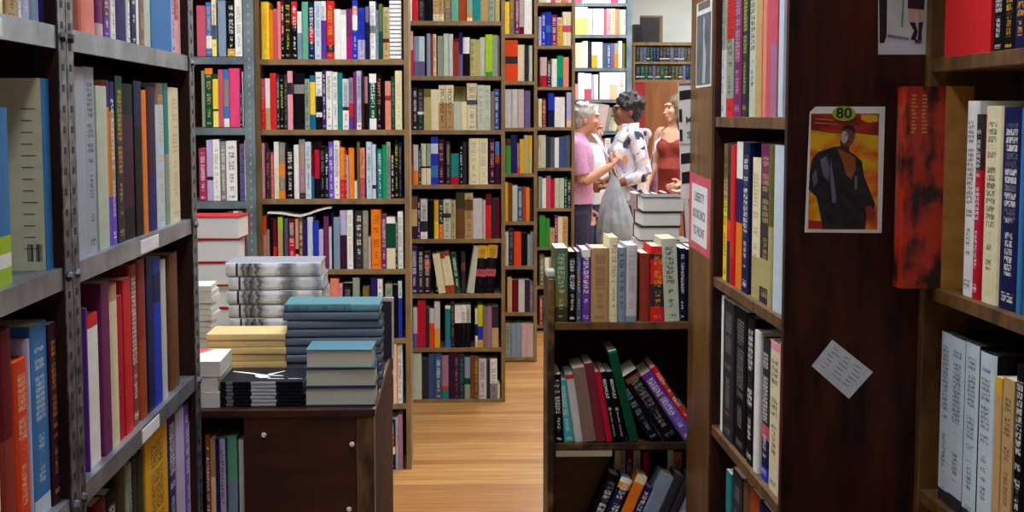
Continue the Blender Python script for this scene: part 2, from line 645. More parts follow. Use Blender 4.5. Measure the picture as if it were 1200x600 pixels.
def row(segs, zb, where, group, plane='Y', at=0.0, depth=0.17, near=False, recess=(0.004, 0.016), max_h=0.30, start=None, order='left', min_h=0.08, ink_p=0.3, base_py=None, lim=None):
    """a row of books on a shelf whose top is at height zb; plane 'Y' faces the camera, 'L' faces +x, 'R' faces -x"""
    rng = random.Random(sum(map(ord, where)))
    es = []
    cur = start if start is None else segs[0][0] + start / segs[0][2]
    for x0, y0, s, items in segs:
        for e in parse(items):
            if 'gap' in e:
                cur = x0 + e['gap'] / s
                continue
            e['pr'] = x0 + e['xr'] / s
            if e['xl'] is not None:
                e['pl'] = x0 + e['xl'] / s
            else:
                e['pl'] = cur
            e['pt'] = y0 + e['top'] / s
            if not e['back']:
                cur = e['pr']
            es.append(e)
    for e in es:
        pt = max(e['pt'], -40)
        mid = (e['pl'] + e['pr']) / 2
        if plane == 'Y':
            by = proj((PY(mid, 300, at).x, at, zb))[1] if base_py is None else base_py
            ym = (max(pt, 0) + min(by, 600)) / 2
            a, b = PY(e['pl'], ym, at), PY(e['pr'], ym, at)
            e['a'], e['w'] = a.x, b.x - a.x
            top = PY(mid, pt, at).z
        else:
            X = at
            g = PX(mid, 300, X)
            by = proj((X, g.y, zb))[1]
            ym = (max(pt, 0) + min(by, 600)) / 2
            a, b = PX(e['pl'], ym, X), PX(e['pr'], ym, X)
            e['a'], e['w'] = a.y, abs(b.y - a.y)
            top = PX(mid, pt, X).z
        if lim:
            if plane == 'R':
                hi_, lo_ = min(e['a'], lim[1]), max(e['a'] - e['w'], lim[0])
                e['a'], e['w'] = hi_, hi_ - lo_
            else:
                lo_, hi_ = max(e['a'], lim[0]), min(e['a'] + e['w'], lim[1])
                e['a'], e['w'] = lo_, hi_ - lo_
        h = (top - zb)
        if e['lean']:
            h = h / max(0.5, math.cos(R(e['lean'])))
        e['known'] = e['pt'] > 0
        e['h'] = max(min_h, min(h, max_h)) if e['known'] else min(max_h, max(min_h, h)) * rng.uniform(.95, 1.0)
        e['area'] = (e['pr'] - e['pl']) * max(4, min(by, 600) - max(e['pt'], 0))
    es = [e for e in es if e['w'] > 0.004]
    front = [e for e in es if not e['back']]
    mw = sorted(e['w'] for e in front)[len(front) // 2]
    mh = sorted(e['h'] for e in front)[len(front) // 2]
    n = len(front)
    k = 0
    for e in es:
        lk = look_words(e, mw, mh, e['w'], e['h'], e['known'])
        if e['back']:
            lab = lk + ' book standing behind the others on ' + where
        else:
            k += 1
            if k <= (n + 1) // 2:
                o_ = ORD[k] + ' from ' + ('left' if order == 'left' else order[0])
            else:
                j = n - k + 1
                o_ = (ORD[j] + ' from ' if j > 1 else 'last at ') + ('right' if order == 'left' else order[1])
            lab = lk + ' book, ' + o_ + ' on ' + where
        if len(lab.split()) > 16:
            lab = lab.replace(' and ' + word(e['cols'][1]) if len(e['cols']) > 1 else '~', '', 1)
        th = R(e['lean'])
        w = e['w'] * (math.cos(th) if th else 1.0) - 0.0006
        d = depth * rng.uniform(.86, 1.0)
        d = min(d, depth)
        rc = rng.uniform(*recess) + (0.12 if e['back'] else 0)
        if e['back']:
            d = min(d, 0.09)
        hard = rng.random() < 0.55
        if th == 0:
            off = Matrix.Identity(4)
        elif th < 0:      # leans left, stands on its lower left corner
            off = Matrix.Rotation(th, 4, 'Y')
        else:             # leans right, stands on its lower right corner
            off = Matrix.Translation((e['w'], 0, 0)) @ Matrix.Rotation(th, 4, 'Y') @ Matrix.Translation((-w, 0, 0))
        if plane == 'Y':
            M = Matrix.Translation((e['a'], at + rc, zb)) @ off
        elif plane == 'L':
            M = Matrix.Translation((at - rc, e['a'], zb)) @ Matrix.Rotation(math.pi / 2, 4, 'Z') @ off
        else:
            M = Matrix.Translation((at + rc, e['a'], zb)) @ Matrix.Rotation(-math.pi / 2, 4, 'Z') @ off
        ink = e['ink']
        st = {'B': 1.0, 'S': 0.0}.get(e['flag'][:1], 0.35 if not near else 0.5)
        if ink is None and rng.random() < ink_p:
            c0 = e['bands'][0][0]
            ink = 'white' if sum(c0) < 330 else ('charcoal' if sum(c0) > 430 else 'gold')
        kw = dict(ink=PAL[ink] if ink else None, style=st, hard=hard, seed=rng.random(), stripes=(e['flag'] == 'Z'),
                  pages=rng.choice([(238, 232, 214), (244, 240, 230), (226, 214, 188)]))
        if e['flag'] == 'K':
            kw['cover'], kw['pages'], kw['style'] = (30, 28, 34), (40, 38, 42), .5
        if e['flag'].startswith('X'):
            kw['ink'] = None
        ex = EXTRA.get(e['flag'][1:]) if e['flag'] and e['flag'][0] == 'X' else None
        put_book(M, w, e['h'], d, e['bands'], lab, group, e['area'], near, extra=ex and (lambda o, ex=ex, e=e, w=w: ex(o, w, e['h'])), **kw)


EXTRA = {}
# ------------------------------------------------------------------ the room
struct('floor', [((-3.4, -1.6, -0.05), (4.6, 16.2, 0.0))], MAT['floor'])
struct('ceiling', [((-3.4, -1.6, 3.30), (4.6, 16.2, 3.36))], MAT['ceil'])
struct('wall_far', [((-3.4, 15.6, 0.0), (4.6, 15.7, 3.30))], MAT['wall'])
struct('wall_left', [((-3.4, -1.6, 0.0), (-3.3, 15.6, 3.30))], MAT['wall'])
struct('wall_right', [((4.5, -1.6, 0.0), (4.6, 15.6, 3.30))], MAT['wall'])
struct('wall_near', [((-3.3, -1.6, 0.0), (4.5, -1.5, 3.30))], MAT['wall'])
struct('baseboard_far', [((-3.3, 15.58, 0.0), (4.5, 15.6, 0.12))], MAT['ceil'])


def bookcase(name, label, cat, x0, x1, Y, zs, top, depth, wood, back, lip=0.024, side=0.022, shelf_d=None, feet=0.0, group=None):
    """open bookcase whose front lies in y = Y and looks at -y; zs: heights of the shelf tops, lowest first"""
    r = empty(name, ((x0 + x1) / 2, Y, 0), label, cat, group)
    part('side_panel', r, [((x0, Y, feet), (x0 + side, Y + depth, top))], wood)
    part('side_panel', r, [((x1 - side, Y, feet), (x1, Y + depth, top))], wood)
    part('top_panel', r, [((x0 + side, Y, top - 0.024), (x1 - side, Y + depth, top))], wood)
    for z in zs:
        part('shelf', r, [((x0 + side, Y + 0.001, z - lip), (x1 - side, Y + depth - 0.012, z))], wood, 0.001)
    part('back_panel', r, [((x0 + side, Y + depth - 0.012, feet), (x1 - side, Y + depth, top - 0.024))], back)
    return r


def zat(py, Y, px=500):
    return PY(px, py, Y).z


# ---------------- wide brown bookcase (left of the middle)
Y1 = 6.5
ys = [69.5, 152, 233, 315.5, 397, 474, 551]
B1Z = [zat(v, Y1, 390) for v in ys]
X0, X1 = PY(299.5, 150, Y1).x, PY(479.5, 150, Y1).x
bookcase('bookcase', 'wide brown wooden bookcase full of bright books behind the display table', 'bookcase', X0, X1, Y1, sorted(B1Z) + [B1Z[0] + 0.33], 2.62, 0.30, MAT['case_brown'], MAT['case_back'])
W = 'wide brown bookcase'
NAMES = ['top shelf', 'second shelf', 'third shelf', 'fourth shelf', 'fifth shelf', 'sixth shelf', 'seventh shelf', 'eighth shelf', 'ninth shelf']


def b1(k, segs, start, **kw):
    nm = 'bottom shelf' if k == 6 else NAMES[k]
    row(segs, B1Z[k], nm + ' of ' + W, 'books on the %s of the %s' % (nm, W), 'Y', Y1, 0.19, start=start, base_py=ys[k], lim=(X0 + .023, X1 - .023), **kw)


b1(0, [(300, 0, 8, '48,60 brown;120,15 yellow^orange;165,90 orange;200,80 rose;230,12 salmon;262,-10 maroon|.6|black;330,-10 black^chartreuse!B;385,-10 red|.4|black^white!B;'
        '428,105 white|.45|greyblue;487,15 seagreen;548,-5 navy|.45|crimson|.7|navy^white!B;608,10 paleblue^steelblue;655,10 white|.33|purple'),
       (385, 0, 8, '52,-20 red|.75|charcoal|.88|red^gold!B;112,85 white;165,90 lightgrey|.1|white;222,80 plum|.55|magenta;270,-10 blue|.1|salmon|.25|white|.5|blue;345,70 blue|.62|lavender^navy;'
        '382,60 slateviolet|.3|navy;442,10 white|.42|grey|.55|white;472,90 greyblue;505,35 moss|.5|darkgreen;570,65 khaki|.6|maroon|.68|tan;682,-10 white^black!Z')], 22)
b1(1, [(300, 75, 7.5, '80,130 rose|.4|red^salmon;122,125 white|.58|tan;175,80 red;205,90 charcoal^lightgrey;245,95 black^lime!B;275,90 charcoal^grey;320,60 pink|.2|charcoal|.4|pink;_ 330;'
        '425,80 black|.2|grey|.36|black;470,130 sage;522,100 blueteal|.12|yellow|.72|blueteal;580,70 white|.42|black|.7|white|.78|black;615,50 indigo'),
       (385, 75, 7.5, '30,62 white;80,70 white;122,75 teal;178,130 paleblue|.55|charcoal|.62|white;218,120 mauve|.5|red|.75|purple;243,70 plum;290,60 lavender|.88|white;312,90 darkbrown;345,110 mauve|.5|black;_ 357;'
        '420,85 white|.16|darkgreen|.8|white^white!B;468,90 black^salmon!B;497,150 black;548,150 salmon|.3|brick|.4|salmon;585,110 darkgreen^grey;645,58 cream^khaki')], 30)
b1(2, [(300, 155, 7.06, '70,90 pink;_ 75;118,135 charcoal^rose!B;147,165 rose;188,80 white|.45|cream;240,85 grey|.38|orange|.62|grey|.85|orange;_ 248;312,130 black^white!B;355,105 white;408,60 grey|.38|mauve|.9|charcoal;'
        '455,80 paleblue;480,180 maroon|.5|blueteal;525,75 black|.15|crimson|.65|black;570,120 black^grey;600,130 navy^white!B'),
       (385, 155, 7.06, '42,80 violet|.8|violet^white!B;92,70 white;135,125 orange|.62|red;150,150 crimson;165,190 lavender;212,130 orange;235,415 white;258,80 olive;300,130 salmon|.6|rose;_ 312;358,80 paleblue^navy;'
        '392,100 paleblue|.75|charcoal|.82|paleblue;_ 402;445,140 teal^white!B;478,105 emerald;515,80 sage|.3|grey;545,160 black;580,70 black^chartreuse;605,85 navy^grey')], 38)
b1(3, [(300, 238, 7.5, '88,118 orangered|.35|salmon;118,235 grey;145,140 black;180,140 maroon|.55|red;_ 190;235,125 lime|.25|tan;_ 250;280,140 slate;345,140 maroon|.4|crimson;372,140 tan|.6|black|.7|peach;415,130 brown;'
        '450,150 indigo;500,125 paleblue;552,160 blue;592,235 lavender;640,120 plum;665,210 lightgrey'),
       (385, 238, 7.5, '45,85 navy;100,130 greyblue;162,65 lavender|.42|aubergine;215,65 white^khaki;_ 232;302,70 charcoal^white!B;350,70 grey;372,300 pinkgrey;462,60 orange^rust!B;510,105 plum;588,125 white|.12|darkgreen|.6|cream;608,130 charcoal;655,75 white^grey')], 47)
b1(4, [(375, 310, 6.66, '80,150 lightgrey;150,110 salmon|.5|red;178,150 pink;255,145 black^grey;312,105 sage|.4|charcoal;_ 332;385,180 olive|.3|chartreuse;_ 395;450,110 indigo;490,115 white|.3|red|.6|white;_ 510;565,155 sage;610,160 black;642,130 paleblue|.3|blue')], 25)
b1(5, [(430, 380, 3, '92,185 black^white;106,70 peach;126,72 white')], 74)
b1(6, [(430, 380, 3, '100,335 navy|.3|maroon|.55|cream|.7|navy;110,330 lightgrey;126,322 mauve')], 74)

# magazine flung over the books of the fourth shelf
mg = MB()
mg.mat(MAT['white'])
zt = zat(252, Y1, 345)
L_, Rr = PY(305, 250, Y1).x + 0.03, PY(388, 250, Y1).x
rings_t, rings_b = [], []
n = 16
prof = []
for k in range(n + 1):
    f = k / n
    x = L_ + (Rr - L_) * f
    zc = 0.010 * math.cos(f * math.pi * 2.0 - 0.2) * (0.5 if f < .2 else 1) + 0.018 * (f > .5) * math.sin((f - .5) * math.pi)
    prof.append((x, zc))
for yy in (0.0, 0.19):
    rings_t.append([(x, Y1 + 0.012 + yy, zt + z + 0.009) for x, z in prof])
    rings_b.append([(x, Y1 + 0.012 + yy, zt + z) for x, z in prof])
mg.loft([rings_b[0] + rings_t[0][::-1], rings_b[1] + rings_t[1][::-1]])
mo = mg.obj('magazine')
tag(mo, 'limp white magazine laid flat across book tops on the fourth shelf of wide brown bookcase', 'magazine')

# ---------------- grey steel shelving at the left, beside the wide brown bookcase
YG = 6.42
gy = [66, 149, 235.5, 318, 400]
GZ = [zat(v, YG, 265) for v in gy]
gx0, gx1 = PY(190, 150, YG).x, PY(299, 150, YG).x
pw = PY(299, 150, YG).x - PY(287, 150, YG).x
g = empty('steel_shelving', ((gx0 + gx1) / 2, YG, 0), 'blue-grey steel shelving beside the wide brown bookcase, seen past dark post', 'shelving')
for xa in (gx0, gx1 - pw):
    m = MB(); m.mat(MAT['metal_pale'])
    def wb(p0, p1):
        m.box(tuple(p0[i] - g.location[i] for i in range(3)), tuple(p1[i] - g.location[i] for i in range(3)))
    wb((xa, YG, 0), (xa + pw, YG + 0.003, 2.62)); wb((xa, YG + 0.003, 0), (xa + 0.003, YG + 0.04, 2.62)); wb((xa, YG + 0.29, 0), (xa + pw, YG + 0.293, 2.62))
    m.mat(plain('pale_slot', (150, 166, 172)))
    for k in range(60):
        z = 0.25 + k * 0.038
        wb((xa + pw * .42, YG - .0008, z), (xa + pw * .58, YG + .0002, z + .012))
    m.obj('upright', g)
for z in GZ + [GZ[0] + .33, .12]:
    part('shelf', g, [((gx0 + .003, YG + .004, z - .034), (gx1 - .003, YG + .008, z)), ((gx0 + .003, YG + .004, z - .003), (gx1 - .003, YG + .288, z))], MAT['metal_pale'], 0.0)
part('back_panel', g, [((gx0, YG + .294, 0.02), (gx1, YG + .298, 2.62))], MAT['case_back'], 0.0)
WG = 'blue-grey steel shelving'
for k, (seg, st) in enumerate([
    ([(225, 0, 8, '125,50 rose;182,20 steelblue|.62|white|.85|steelblue;225,-10 cream|.45|slate|.7|lemon;_ 240;315,-10 greyblue;_ 326;400,-10 black|.86|gold^white!B;470,-10 white^sage')], 40),
    ([(225, 70, 7.06, '105,90 sage;170,70 orange|.1|darkgreen|.88|darkgreen^tan!B;215,115 darkgreen|.1|yellow|.66|darkgreen|.7|lemon;258,80 rose;305,80 steelblue|.18|grey|.64|steelblue|.85|white;395,70 hotpink;412,250 navy^white;425,100 lightgrey')], 75),
    ([(225, 150, 6.3, '105,150 raspberry;155,90 lavender|.6|charcoal|.66|lavender;205,85 white^sage;250,100 grey^white;330,95 white^black!B;350,95 black;385,120 slateviolet^indigo!B;408,95 pinkgrey|.3|paleblue')], 50),
    ([(225, 235, 3.64, '150,60 grey;175,50 moss;200,45 white;216,45 sage')], 120)]):
    row(seg, GZ[k], NAMES[k] + ' of ' + WG, 'books on the %s of the %s' % (NAMES[k], WG), 'Y', YG, 0.18, start=st, base_py=gy[k], lim=(gx0 + .005, gx1 - .012))

# ---------------- the stepped run of brown bookcases going away
Y2 = 8.05
cy2 = [24.5, 89, 152.5, 216.4, 280, 344.5, 407.5, 468]
C2Z = [zat(v, Y2, 535) for v in cy2]
bookcase('bookcase', 'tall narrow brown bookcase with eight visible shelves in the middle of the photo', 'bookcase', PY(470, 250, Y2).x, PY(592, 250, Y2).x, Y2, sorted(C2Z) + [C2Z[0] + .31], 2.72, 0.28, MAT['case_brown'], MAT['case_back'])
W2 = 'middle brown bookcase'


def c2(k, segs, start, **kw):
    nm = 'bottom shelf' if k == 7 else NAMES[k]
    row(segs, C2Z[k], nm + ' of ' + W2, 'books on the %s of the %s' % (nm, W2), 'Y', Y2, 0.17, start=start, base_py=cy2[k], lim=(PY(470, 250, Y2).x + .023, PY(592, 250, Y2).x - .023), **kw)


c2(0, [(475, 0, 10, '78,-20 white;150,-10 red;225,-10 charcoal^grey;325,-20 black;390,-30 tan|.7|cream^darkolive;450,-30 tan|.7|cream^darkolive;540,-30 taupe;622,-20 seagreen;722,-20 rust;785,-20 sage|.7|orange|.86|cream;885,-20 teal;970,-20 kraft;1050,-20 sage^darkolive;1110,-20 khaki')], 55)
c2(1, [(475, 30, 9.23, '85,60 pink|.42|red;145,115 greyblue|.63|slateviolet;208,115 paleblue|.63|slateviolet;_ 228;272,85 greyblue;300,95 brick;335,90 peach;_ 348;412,110 sage^grey;465,85 lightsage;518,90 lightgrey;580,135 maroon|.1|brick;622,75 indigo|.5|slateviolet;698,125 white|.42|black;760,145 khaki;810,150 khaki;868,125 lightsage;942,95 lime|.9|green;1000,100 sage;1022,110 taupe^black')], 52)
c2(2, [(475, 90, 8.82, '75,110 charcoal;125,110 aubergine;192,125 charcoal|.55|white|.62|darkgreen^grey;265,125 olive|.2|khaki;345,130 cream;420,85 cream|.4|kraft^black!B;500,85 cream|.4|kraft^black!B;570,255 lightsage;635,255 cream;b505~632,95 khaki;745,65 cream|.36|slate|.46|cream;815,85 lightsage^grey;880,88 lightsage^grey;920,150 taupe;970,125 slateblue;990,140 indigo')], 50)
c2(3, [(475, 155, 8.96, '85,120 maroon|.5|rust;135,135 lightgrey|.65|orange;165,170 charcoal;215,120 lightsage|.55|charcoal|.6|cream;268,120 sage|.55|charcoal|.6|cream;345,50 blue|.14|paleblue|.35|blue|.6|steelblue|.85|blue;410,80 aubergine^pink!B;_ 425;475,95 charcoal^khaki;570,225 teal|.75|crimson;605,120 black;640,100 charcoal;668,110 black;770,65 cream^sage;868,65 cream^sage;_ 882;945,70 aubergine^pink!B;990,100 steelblue|.3|rust|.5|aubergine')], 50)
c2(4, [(475, 218, 8.96, '125,110 brown|.3|tan|.7|darkbrown;160,140 indigo;232,140 lightgrey|.55|charcoal|.82|white;300,150 black;350,150 gold|.55|yellow;400,155 charcoal|.62|orange^white!B;478,145 lightsage|.35|charcoal|.46|lightsage;530,150 khaki;625,70 darkolive|.35|brown;712,75 khaki|.14|brown|.38|kraft;810,135 lightgrey;845,150 pinkgrey;905,85 maroon|.25|red;950,130 charcoal;990,130 maroon')], 55)
c2(5, [(475, 280, 8.57, '125,85 indigo;185,95 black|.2|charcoal^white;255,130 aubergine|.2|rust|.4|aubergine;_ 300;335,140 black;410,155,-9 cream;455,140,-9 brick|.15|cream|.8|rust;505,135,-9 rust|.1|cream|.8|rust;560,150,-7 darkgreen;605,140 charcoal|.25|brown|.45|charcoal;_ 610;690,80,9 lightsage;790,70,5 gold|.27|black|.5|rose|.65|black;890,65,5 gold|.27|black|.5|rose|.65|black')], 55)
c2(6, [(475, 345, 8.96, '130,140 lightgrey|.65|slateviolet;212,70 crimson;250,140 charcoal;305,150 lightgrey|.38|orangered;365,80 lightgrey|.58|gold;_ 418;475,120 white|.08|teal|.8|steelblue;520,90 charcoal^grey;585,115 white|.42|black;640,115 white|.42|black;688,115 lightsage|.42|black;_ 733;762,155 white|.4|navy|.7|white;815,115 chartreuse|.5|blue|.82|gold;860,140 taupe;910,130 mauve;980,130 charcoal|.52|tan')], 80)
c2(7, [(475, 408, 8.57, '95,55 lightgrey;165,55 lightsage;235,110 charcoal;300,60 slateblue;365,60 slateblue|.7|slate;435,75 mauve|.7|rust|.8|teal;490,60 aubergine;540,60 aubergine^grey;595,70 charcoal^teal;655,95 greyblue|.5|darkgreen|.65|sage;690,90 brown;735,90 brown^gold;820,110 lightgrey;850,120 charcoal;925,110 white|.62|grey;955,430 cream')], 52)

Y3 = 9.4
cy3 = [40, 95, 149.7, 203.2, 259.5, 311.5, 366, 418.5]
C3Z = [zat(v, Y3, 610) for v in cy3]
bookcase('bookcase', 'brown bookcase in the gap right of the middle one, with long orange-red spine', 'bookcase', PY(560, 250, Y3).x, PY(629.5, 250, Y3).x, Y3, sorted(C3Z) + [C3Z[0] + .31], 2.80, 0.28, MAT['case_brown'], MAT['case_back'])
W3 = 'bookcase behind the middle one'
for k, (sg, st) in enumerate([
    ([(585, 0, 5.45, '65,10 yellow;100,-20 taupe;130,-20 plum;160,-20 pinkgrey|.8|maroon;210,-20 white')], 38),
    ([(585, 0, 5.45, '120,255 orangered|.4|charcoal|.58|orangered;163,285 cream;190,290 charcoal;212,290 lightsage')], 40),
    ([(585, 100, 5.45, '80,25 lightgrey;120,25 lightgrey;158,25 pinkgrey;200,35 slateviolet')], 38),
    ([(585, 100, 5.45, '75,340 darkolive|.2|green;115,320 indigo;132,370 grey|.8|red;160,345 gold;185,320 khaki;212,320 gold|.5|khaki')], 40),
    ([(585, 200, 5.45, '58,75 gold;85,85 brown;118,95 lightsage;150,110 slateblue;172,105 rust;195,110 orange;215,120 charcoal')], 38),
    ([(585, 200, 5.45, '60,390 lightgrey;95,375 charcoal^grey;142,390 orangered;180,400 black;202,410 sage;222,390 greyblue')], 40),
    ([(585, 300, 4.61, '70,120 tan;105,130 maroon;138,130 lightgrey;165,130 charcoal;188,140 slateviolet')], 45),
    ([(585, 300, 4.61, '60,365 sage;95,365 greyblue;120,365 greyblue;150,365 pinkgrey;185,365 pinkgrey')], 35)]):
    nm = 'bottom shelf' if k == 7 else NAMES[k]
    row(sg, C3Z[k], nm + ' of ' + W3, 'books on the %s of the %s' % (nm, W3), 'Y', Y3, 0.17, start=st, base_py=cy3[k], lim=(PY(560, 250, Y3).x + .023, PY(629.5, 250, Y3).x - .023))

Y4 = 10.75
cy4 = [3, 53.5, 101.7, 149, 196.5, 244, 289.3, 335, 381]
C4Z = [zat(v, Y4, 650) for v in cy4]
bookcase('bookcase', 'farthest brown bookcase of the stepped run, just left of the grey-haired person', 'bookcase', PY(602, 250, Y4).x, PY(673, 250, Y4).x, Y4, sorted(C4Z), 2.86, 0.28, MAT['case_brown'], MAT['case_back'])
W4 = 'farthest brown bookcase'
for k, (sg, st) in enumerate([
    ([(585, 0, 5.45, '290,-60 cream;330,-60 white;360,-60 rose;400,-60 cream;445,-60 salmon;470,-60 white')], 250),
    ([(585, 0, 5.45, '270,105 lavender;300,80 blue;335,75 blue|.4|steelblue|.6|blue;370,95 plum;405,110 peach|.3|gold;432,75 cream|.4|rose|.6|cream;462,75 cream|.4|rose|.6|cream')], 250),
    ([(585, 0, 5.45, '305,365 pinkgrey|.62|crimson;335,380 charcoal;372,375 white;410,355 emerald|.7|blueteal;445,365 salmon')], 262),
    ([(585, 100, 5.45, '275,85 cream;300,85 brick;_ 312;355,50 blue|.5|navy;388,75 white;420,75 white;_ 432;470,45 lavender|.8|peach')], 250),
    ([(585, 100, 5.45, '265,320 cream;298,318 lightsage;325,330 charcoal;355,330 slate;382,335 white;420,330 slateblue;455,320 slate')], 250),
    ([(585, 200, 5.45, '275,40 sage;300,50 white;330,35 rose;355,60 crimson;385,50 lightsage;415,50 lightsage;435,40 darkgreen;462,60 charcoal^white')], 250),
    ([(585, 200, 5.45, '295,290 green;325,310 green;355,370 tan;375,290 plum;405,295 cream;440,295 tan')], 258),
    ([(585, 300, 4.61, '245,-5 olive;270,10 white;300,10 tan;340,10 maroon')], 218),
    ([(585, 300, 4.61, '235,220 rust;250,225 charcoal;290,225 navy;340,225 brown')], 218)]):
    nm = NAMES[k] if k < 8 else 'bottom shelf'
    row(sg, C4Z[k], nm + ' of ' + W4, 'books on the %s of the %s' % (nm, W4), 'Y', Y4, 0.17, start=st, base_py=cy4[k], lim=(PY(602, 250, Y4).x + .023, PY(673, 250, Y4).x - .023))

# ---------------- pale steel shelving at the far end
Y5 = 13.4
cy5 = [3.5, 40.5, 79.5, 116.5, 154, 192, 230]
C5Z = [zat(v, Y5, 705) for v in cy5]
x0, x1 = PY(665, 80, Y5).x, PY(740.5, 80, Y5).x
pw5 = 0.05
g = empty('steel_shelving', ((x0 + x1) / 2, Y5, 0), 'pale steel shelving of white books behind the grey-haired person', 'shelving')
for xa in (x0, x1 - pw5):
    part('upright', g, [((xa, Y5, 0), (xa + pw5, Y5 + .003, 2.95)), ((xa, Y5 + .003, 0), (xa + .003, Y5 + .3, 2.95))], MAT['metal_pale'], 0.0)
for z in C5Z + [.12, .5]:
    part('shelf', g, [((x0 + .004, Y5 + .004, z - .03), (x1 - .004, Y5 + .008, z)), ((x0 + .004, Y5 + .004, z - .003), (x1 - .004, Y5 + .288, z))], MAT['metal_pale'], 0.0)
part('back_panel', g, [((x0, Y5 + .30, .02), (x1, Y5 + .304, 2.95))], MAT['case_back'], 0.0)
W5 = 'far pale steel shelving'
for k, (sg, st) in enumerate([
    ([(665, 0, 7.5, '130,-200 rose;180,-200 cream;220,-200 cream;300,-200 lightgrey;380,-200 white;450,-200 rose;512,-200 white')], 70),
    ([(665, 0, 7.5, '180,60 white|.4|lemon;215,75 white^navy;_ 224;320,75 white;345,80 rose;385,75 pink^rust!B;420,75 peach;460,80 salmon;490,85 peach;516,85 paleblue')], 70),
    ([(665, 0, 7.5, '135,375 cream;180,360 white;215,370 charcoal;265,370 white|.5|gold;310,370 white;345,380 slate;385,380 slateblue;415,380 slateviolet;450,380 sage|.4|orange;480,360 white;508,380 olive')], 70),
    ([(665, 70, 7.5, '95,210 pink;150,115 white;210,120 white|.6|rose;235,130 lavender;270,130 white;_ 285;375,110 white;440,110 white|.45|peach;510,110 white')], 68),
    ([(665, 70, 7.5, '130,400,8 cream;_ 150;240,390,10 white;330,400,10 pinkgrey;360,420,10 grey;395,430,12 lightsage;430,440,12 cream;500,430,12 tan')], 72),
    ([(665, 70, 7.5, '130,700 lavender;200,690 plum;290,680 pinkgrey;330,700 rose;380,690 white;430,680 charcoal;500,690 pink')], 72)]):
    row(sg, C5Z[k], NAMES[k] + ' of ' + W5, 'books on the %s of the %s' % (NAMES[k], W5), 'Y', Y5, 0.18, start=st, base_py=cy5[k], lim=(x0 + .006, x1 - .006))

# ---------------- brown cabinet with rows of video cases, far right
Y6 = 14.6
cx0, cx1 = PY(742, 80, Y6).x, PY(868, 80, Y6).x
z_top = zat(51, Y6, 780)
zv = [zat(72.5, Y6, 780), zat(93.5, Y6, 780)]
c = empty('cabinet', ((cx0 + cx1) / 2, Y6, 0), 'tall brown cabinet with two shelves of dark video cases under the white wall', 'cabinet')
part('side_panel', c, [((cx0, Y6, 0), (cx0 + .02, Y6 + .35, z_top - .02))], MAT['case_brown'])
part('side_panel', c, [((cx1 - .02, Y6, 0), (cx1, Y6 + .35, z_top - .02))], MAT['case_brown'])
part('top_panel', c, [((cx0 - .01, Y6 - .01, z_top - .02), (cx1 + .01, Y6 + .35, z_top + .012))], MAT['case_brown'])
part('back_panel', c, [((cx0 + .02, Y6 + .33, 0), (cx1 - .02, Y6 + .35, z_top - .02))], MAT['case_back'])
for z in zv:
    part('shelf', c, [((cx0 + .02, Y6 + .001, z - .022), (cx1 - .02, Y6 + .33, z))], MAT['case_brown'], .001)
part('door', c, [((cx0 + .12, Y6 + .002, .05), (cx1 - .02, Y6 + .022, zv[1] - .022))], MAT['cab'])
rs = part('red_strip', c, [((cx0 + .022, Y6 + .002, .05), (cx0 + .118, Y6 + .02, zv[1] - .022))], plain('red_cloth', (170, 20, 30)))
rs['label'] = 'red strip beside the cabinet door'
rng = random.Random(5)
for k, z in enumerate(zv):
    x = cx0 + .03
    tops = zat(54 if k == 0 else 76, Y6, 780)
    i = 0
    while x < PY(818, 80, Y6).x:
        w = rng.choice((.030, .034, .038, .044))
        i += 1
        c1 = rng.choice(['charcoal', 'charcoal', 'darkgreen', 'navy', 'black', 'darkolive', 'charcoal', 'slate'])
        bands = [(PAL[c1], .76), (PAL['lightgrey' if rng.random() < .5 else c1], .07), (PAL[c1], .17)]
        h = (tops - z) * rng.uniform(.93, 1.0)
        put_book(Matrix.Translation((x, Y6 + .01 + rng.uniform(0, .006), z)), w - .001, h, .135, bands,
                 '%s video case, %s from left on %s shelf of the cabinet' % (word(c1), ORD[min(i, 20)] if i <= 20 else 'twenty-' + ORD[i - 20], 'upper' if k == 0 else 'lower'),
                 'video cases on the cabinet', 0, name='video_case', cat='video case', hard=False, style=0.3, ink=PAL['grey'], seed=rng.random(), pageless=False, pages=(30, 30, 32))
        x += w
# box and framed picture on the cabinet
bx = empty('loudspeaker', (PY(750, 45, Y6).x, Y6 + .06, z_top + .012), 'small black loudspeaker box on the cabinet top, left of the framed picture', 'loudspeaker')
w_, h_ = .115, zat(28, Y6, 750) - z_top - .012
part('cabinet_box', bx, [((bx.location.x - w_ / 2, Y6 + .06, z_top + .012), (bx.location.x + w_ / 2, Y6 + .2, z_top + .012 + h_))], MAT['black'], .006)
for r_, zc in ((.040, .32), (.022, .75)):
    m = MB(); m.mat(MAT['hole'])
    m.tube([(0, -.006, h_ * zc), (0, .004, h_ * zc)], [r_, r_ * .8], 20)
    m.obj('driver', bx)
pc = empty('framed_picture', (PY(767, 45, Y6).x, Y6 + .14, z_top + .012), 'dark framed picture with tan edge leaning on wall above the cabinet', 'picture')
xa, xb = PY(753, 40, Y6).x, PY(780, 40, Y6).x
zt_ = zat(19, Y6, 766)
part('frame', pc, [((xa, Y6 + .2, z_top + .012), (xb - .035, Y6 + .24, zt_))], MAT['black'], .004)
fe = part('frame_edge', pc, [((xb - .035, Y6 + .2, z_top + .012), (xb, Y6 + .24, zt_)), ((xa, Y6 + .2, zt_), (xb, Y6 + .24, zt_ + .02))], MAT['case_brown'], .004)
fe['label'] = 'tan wooden edge'
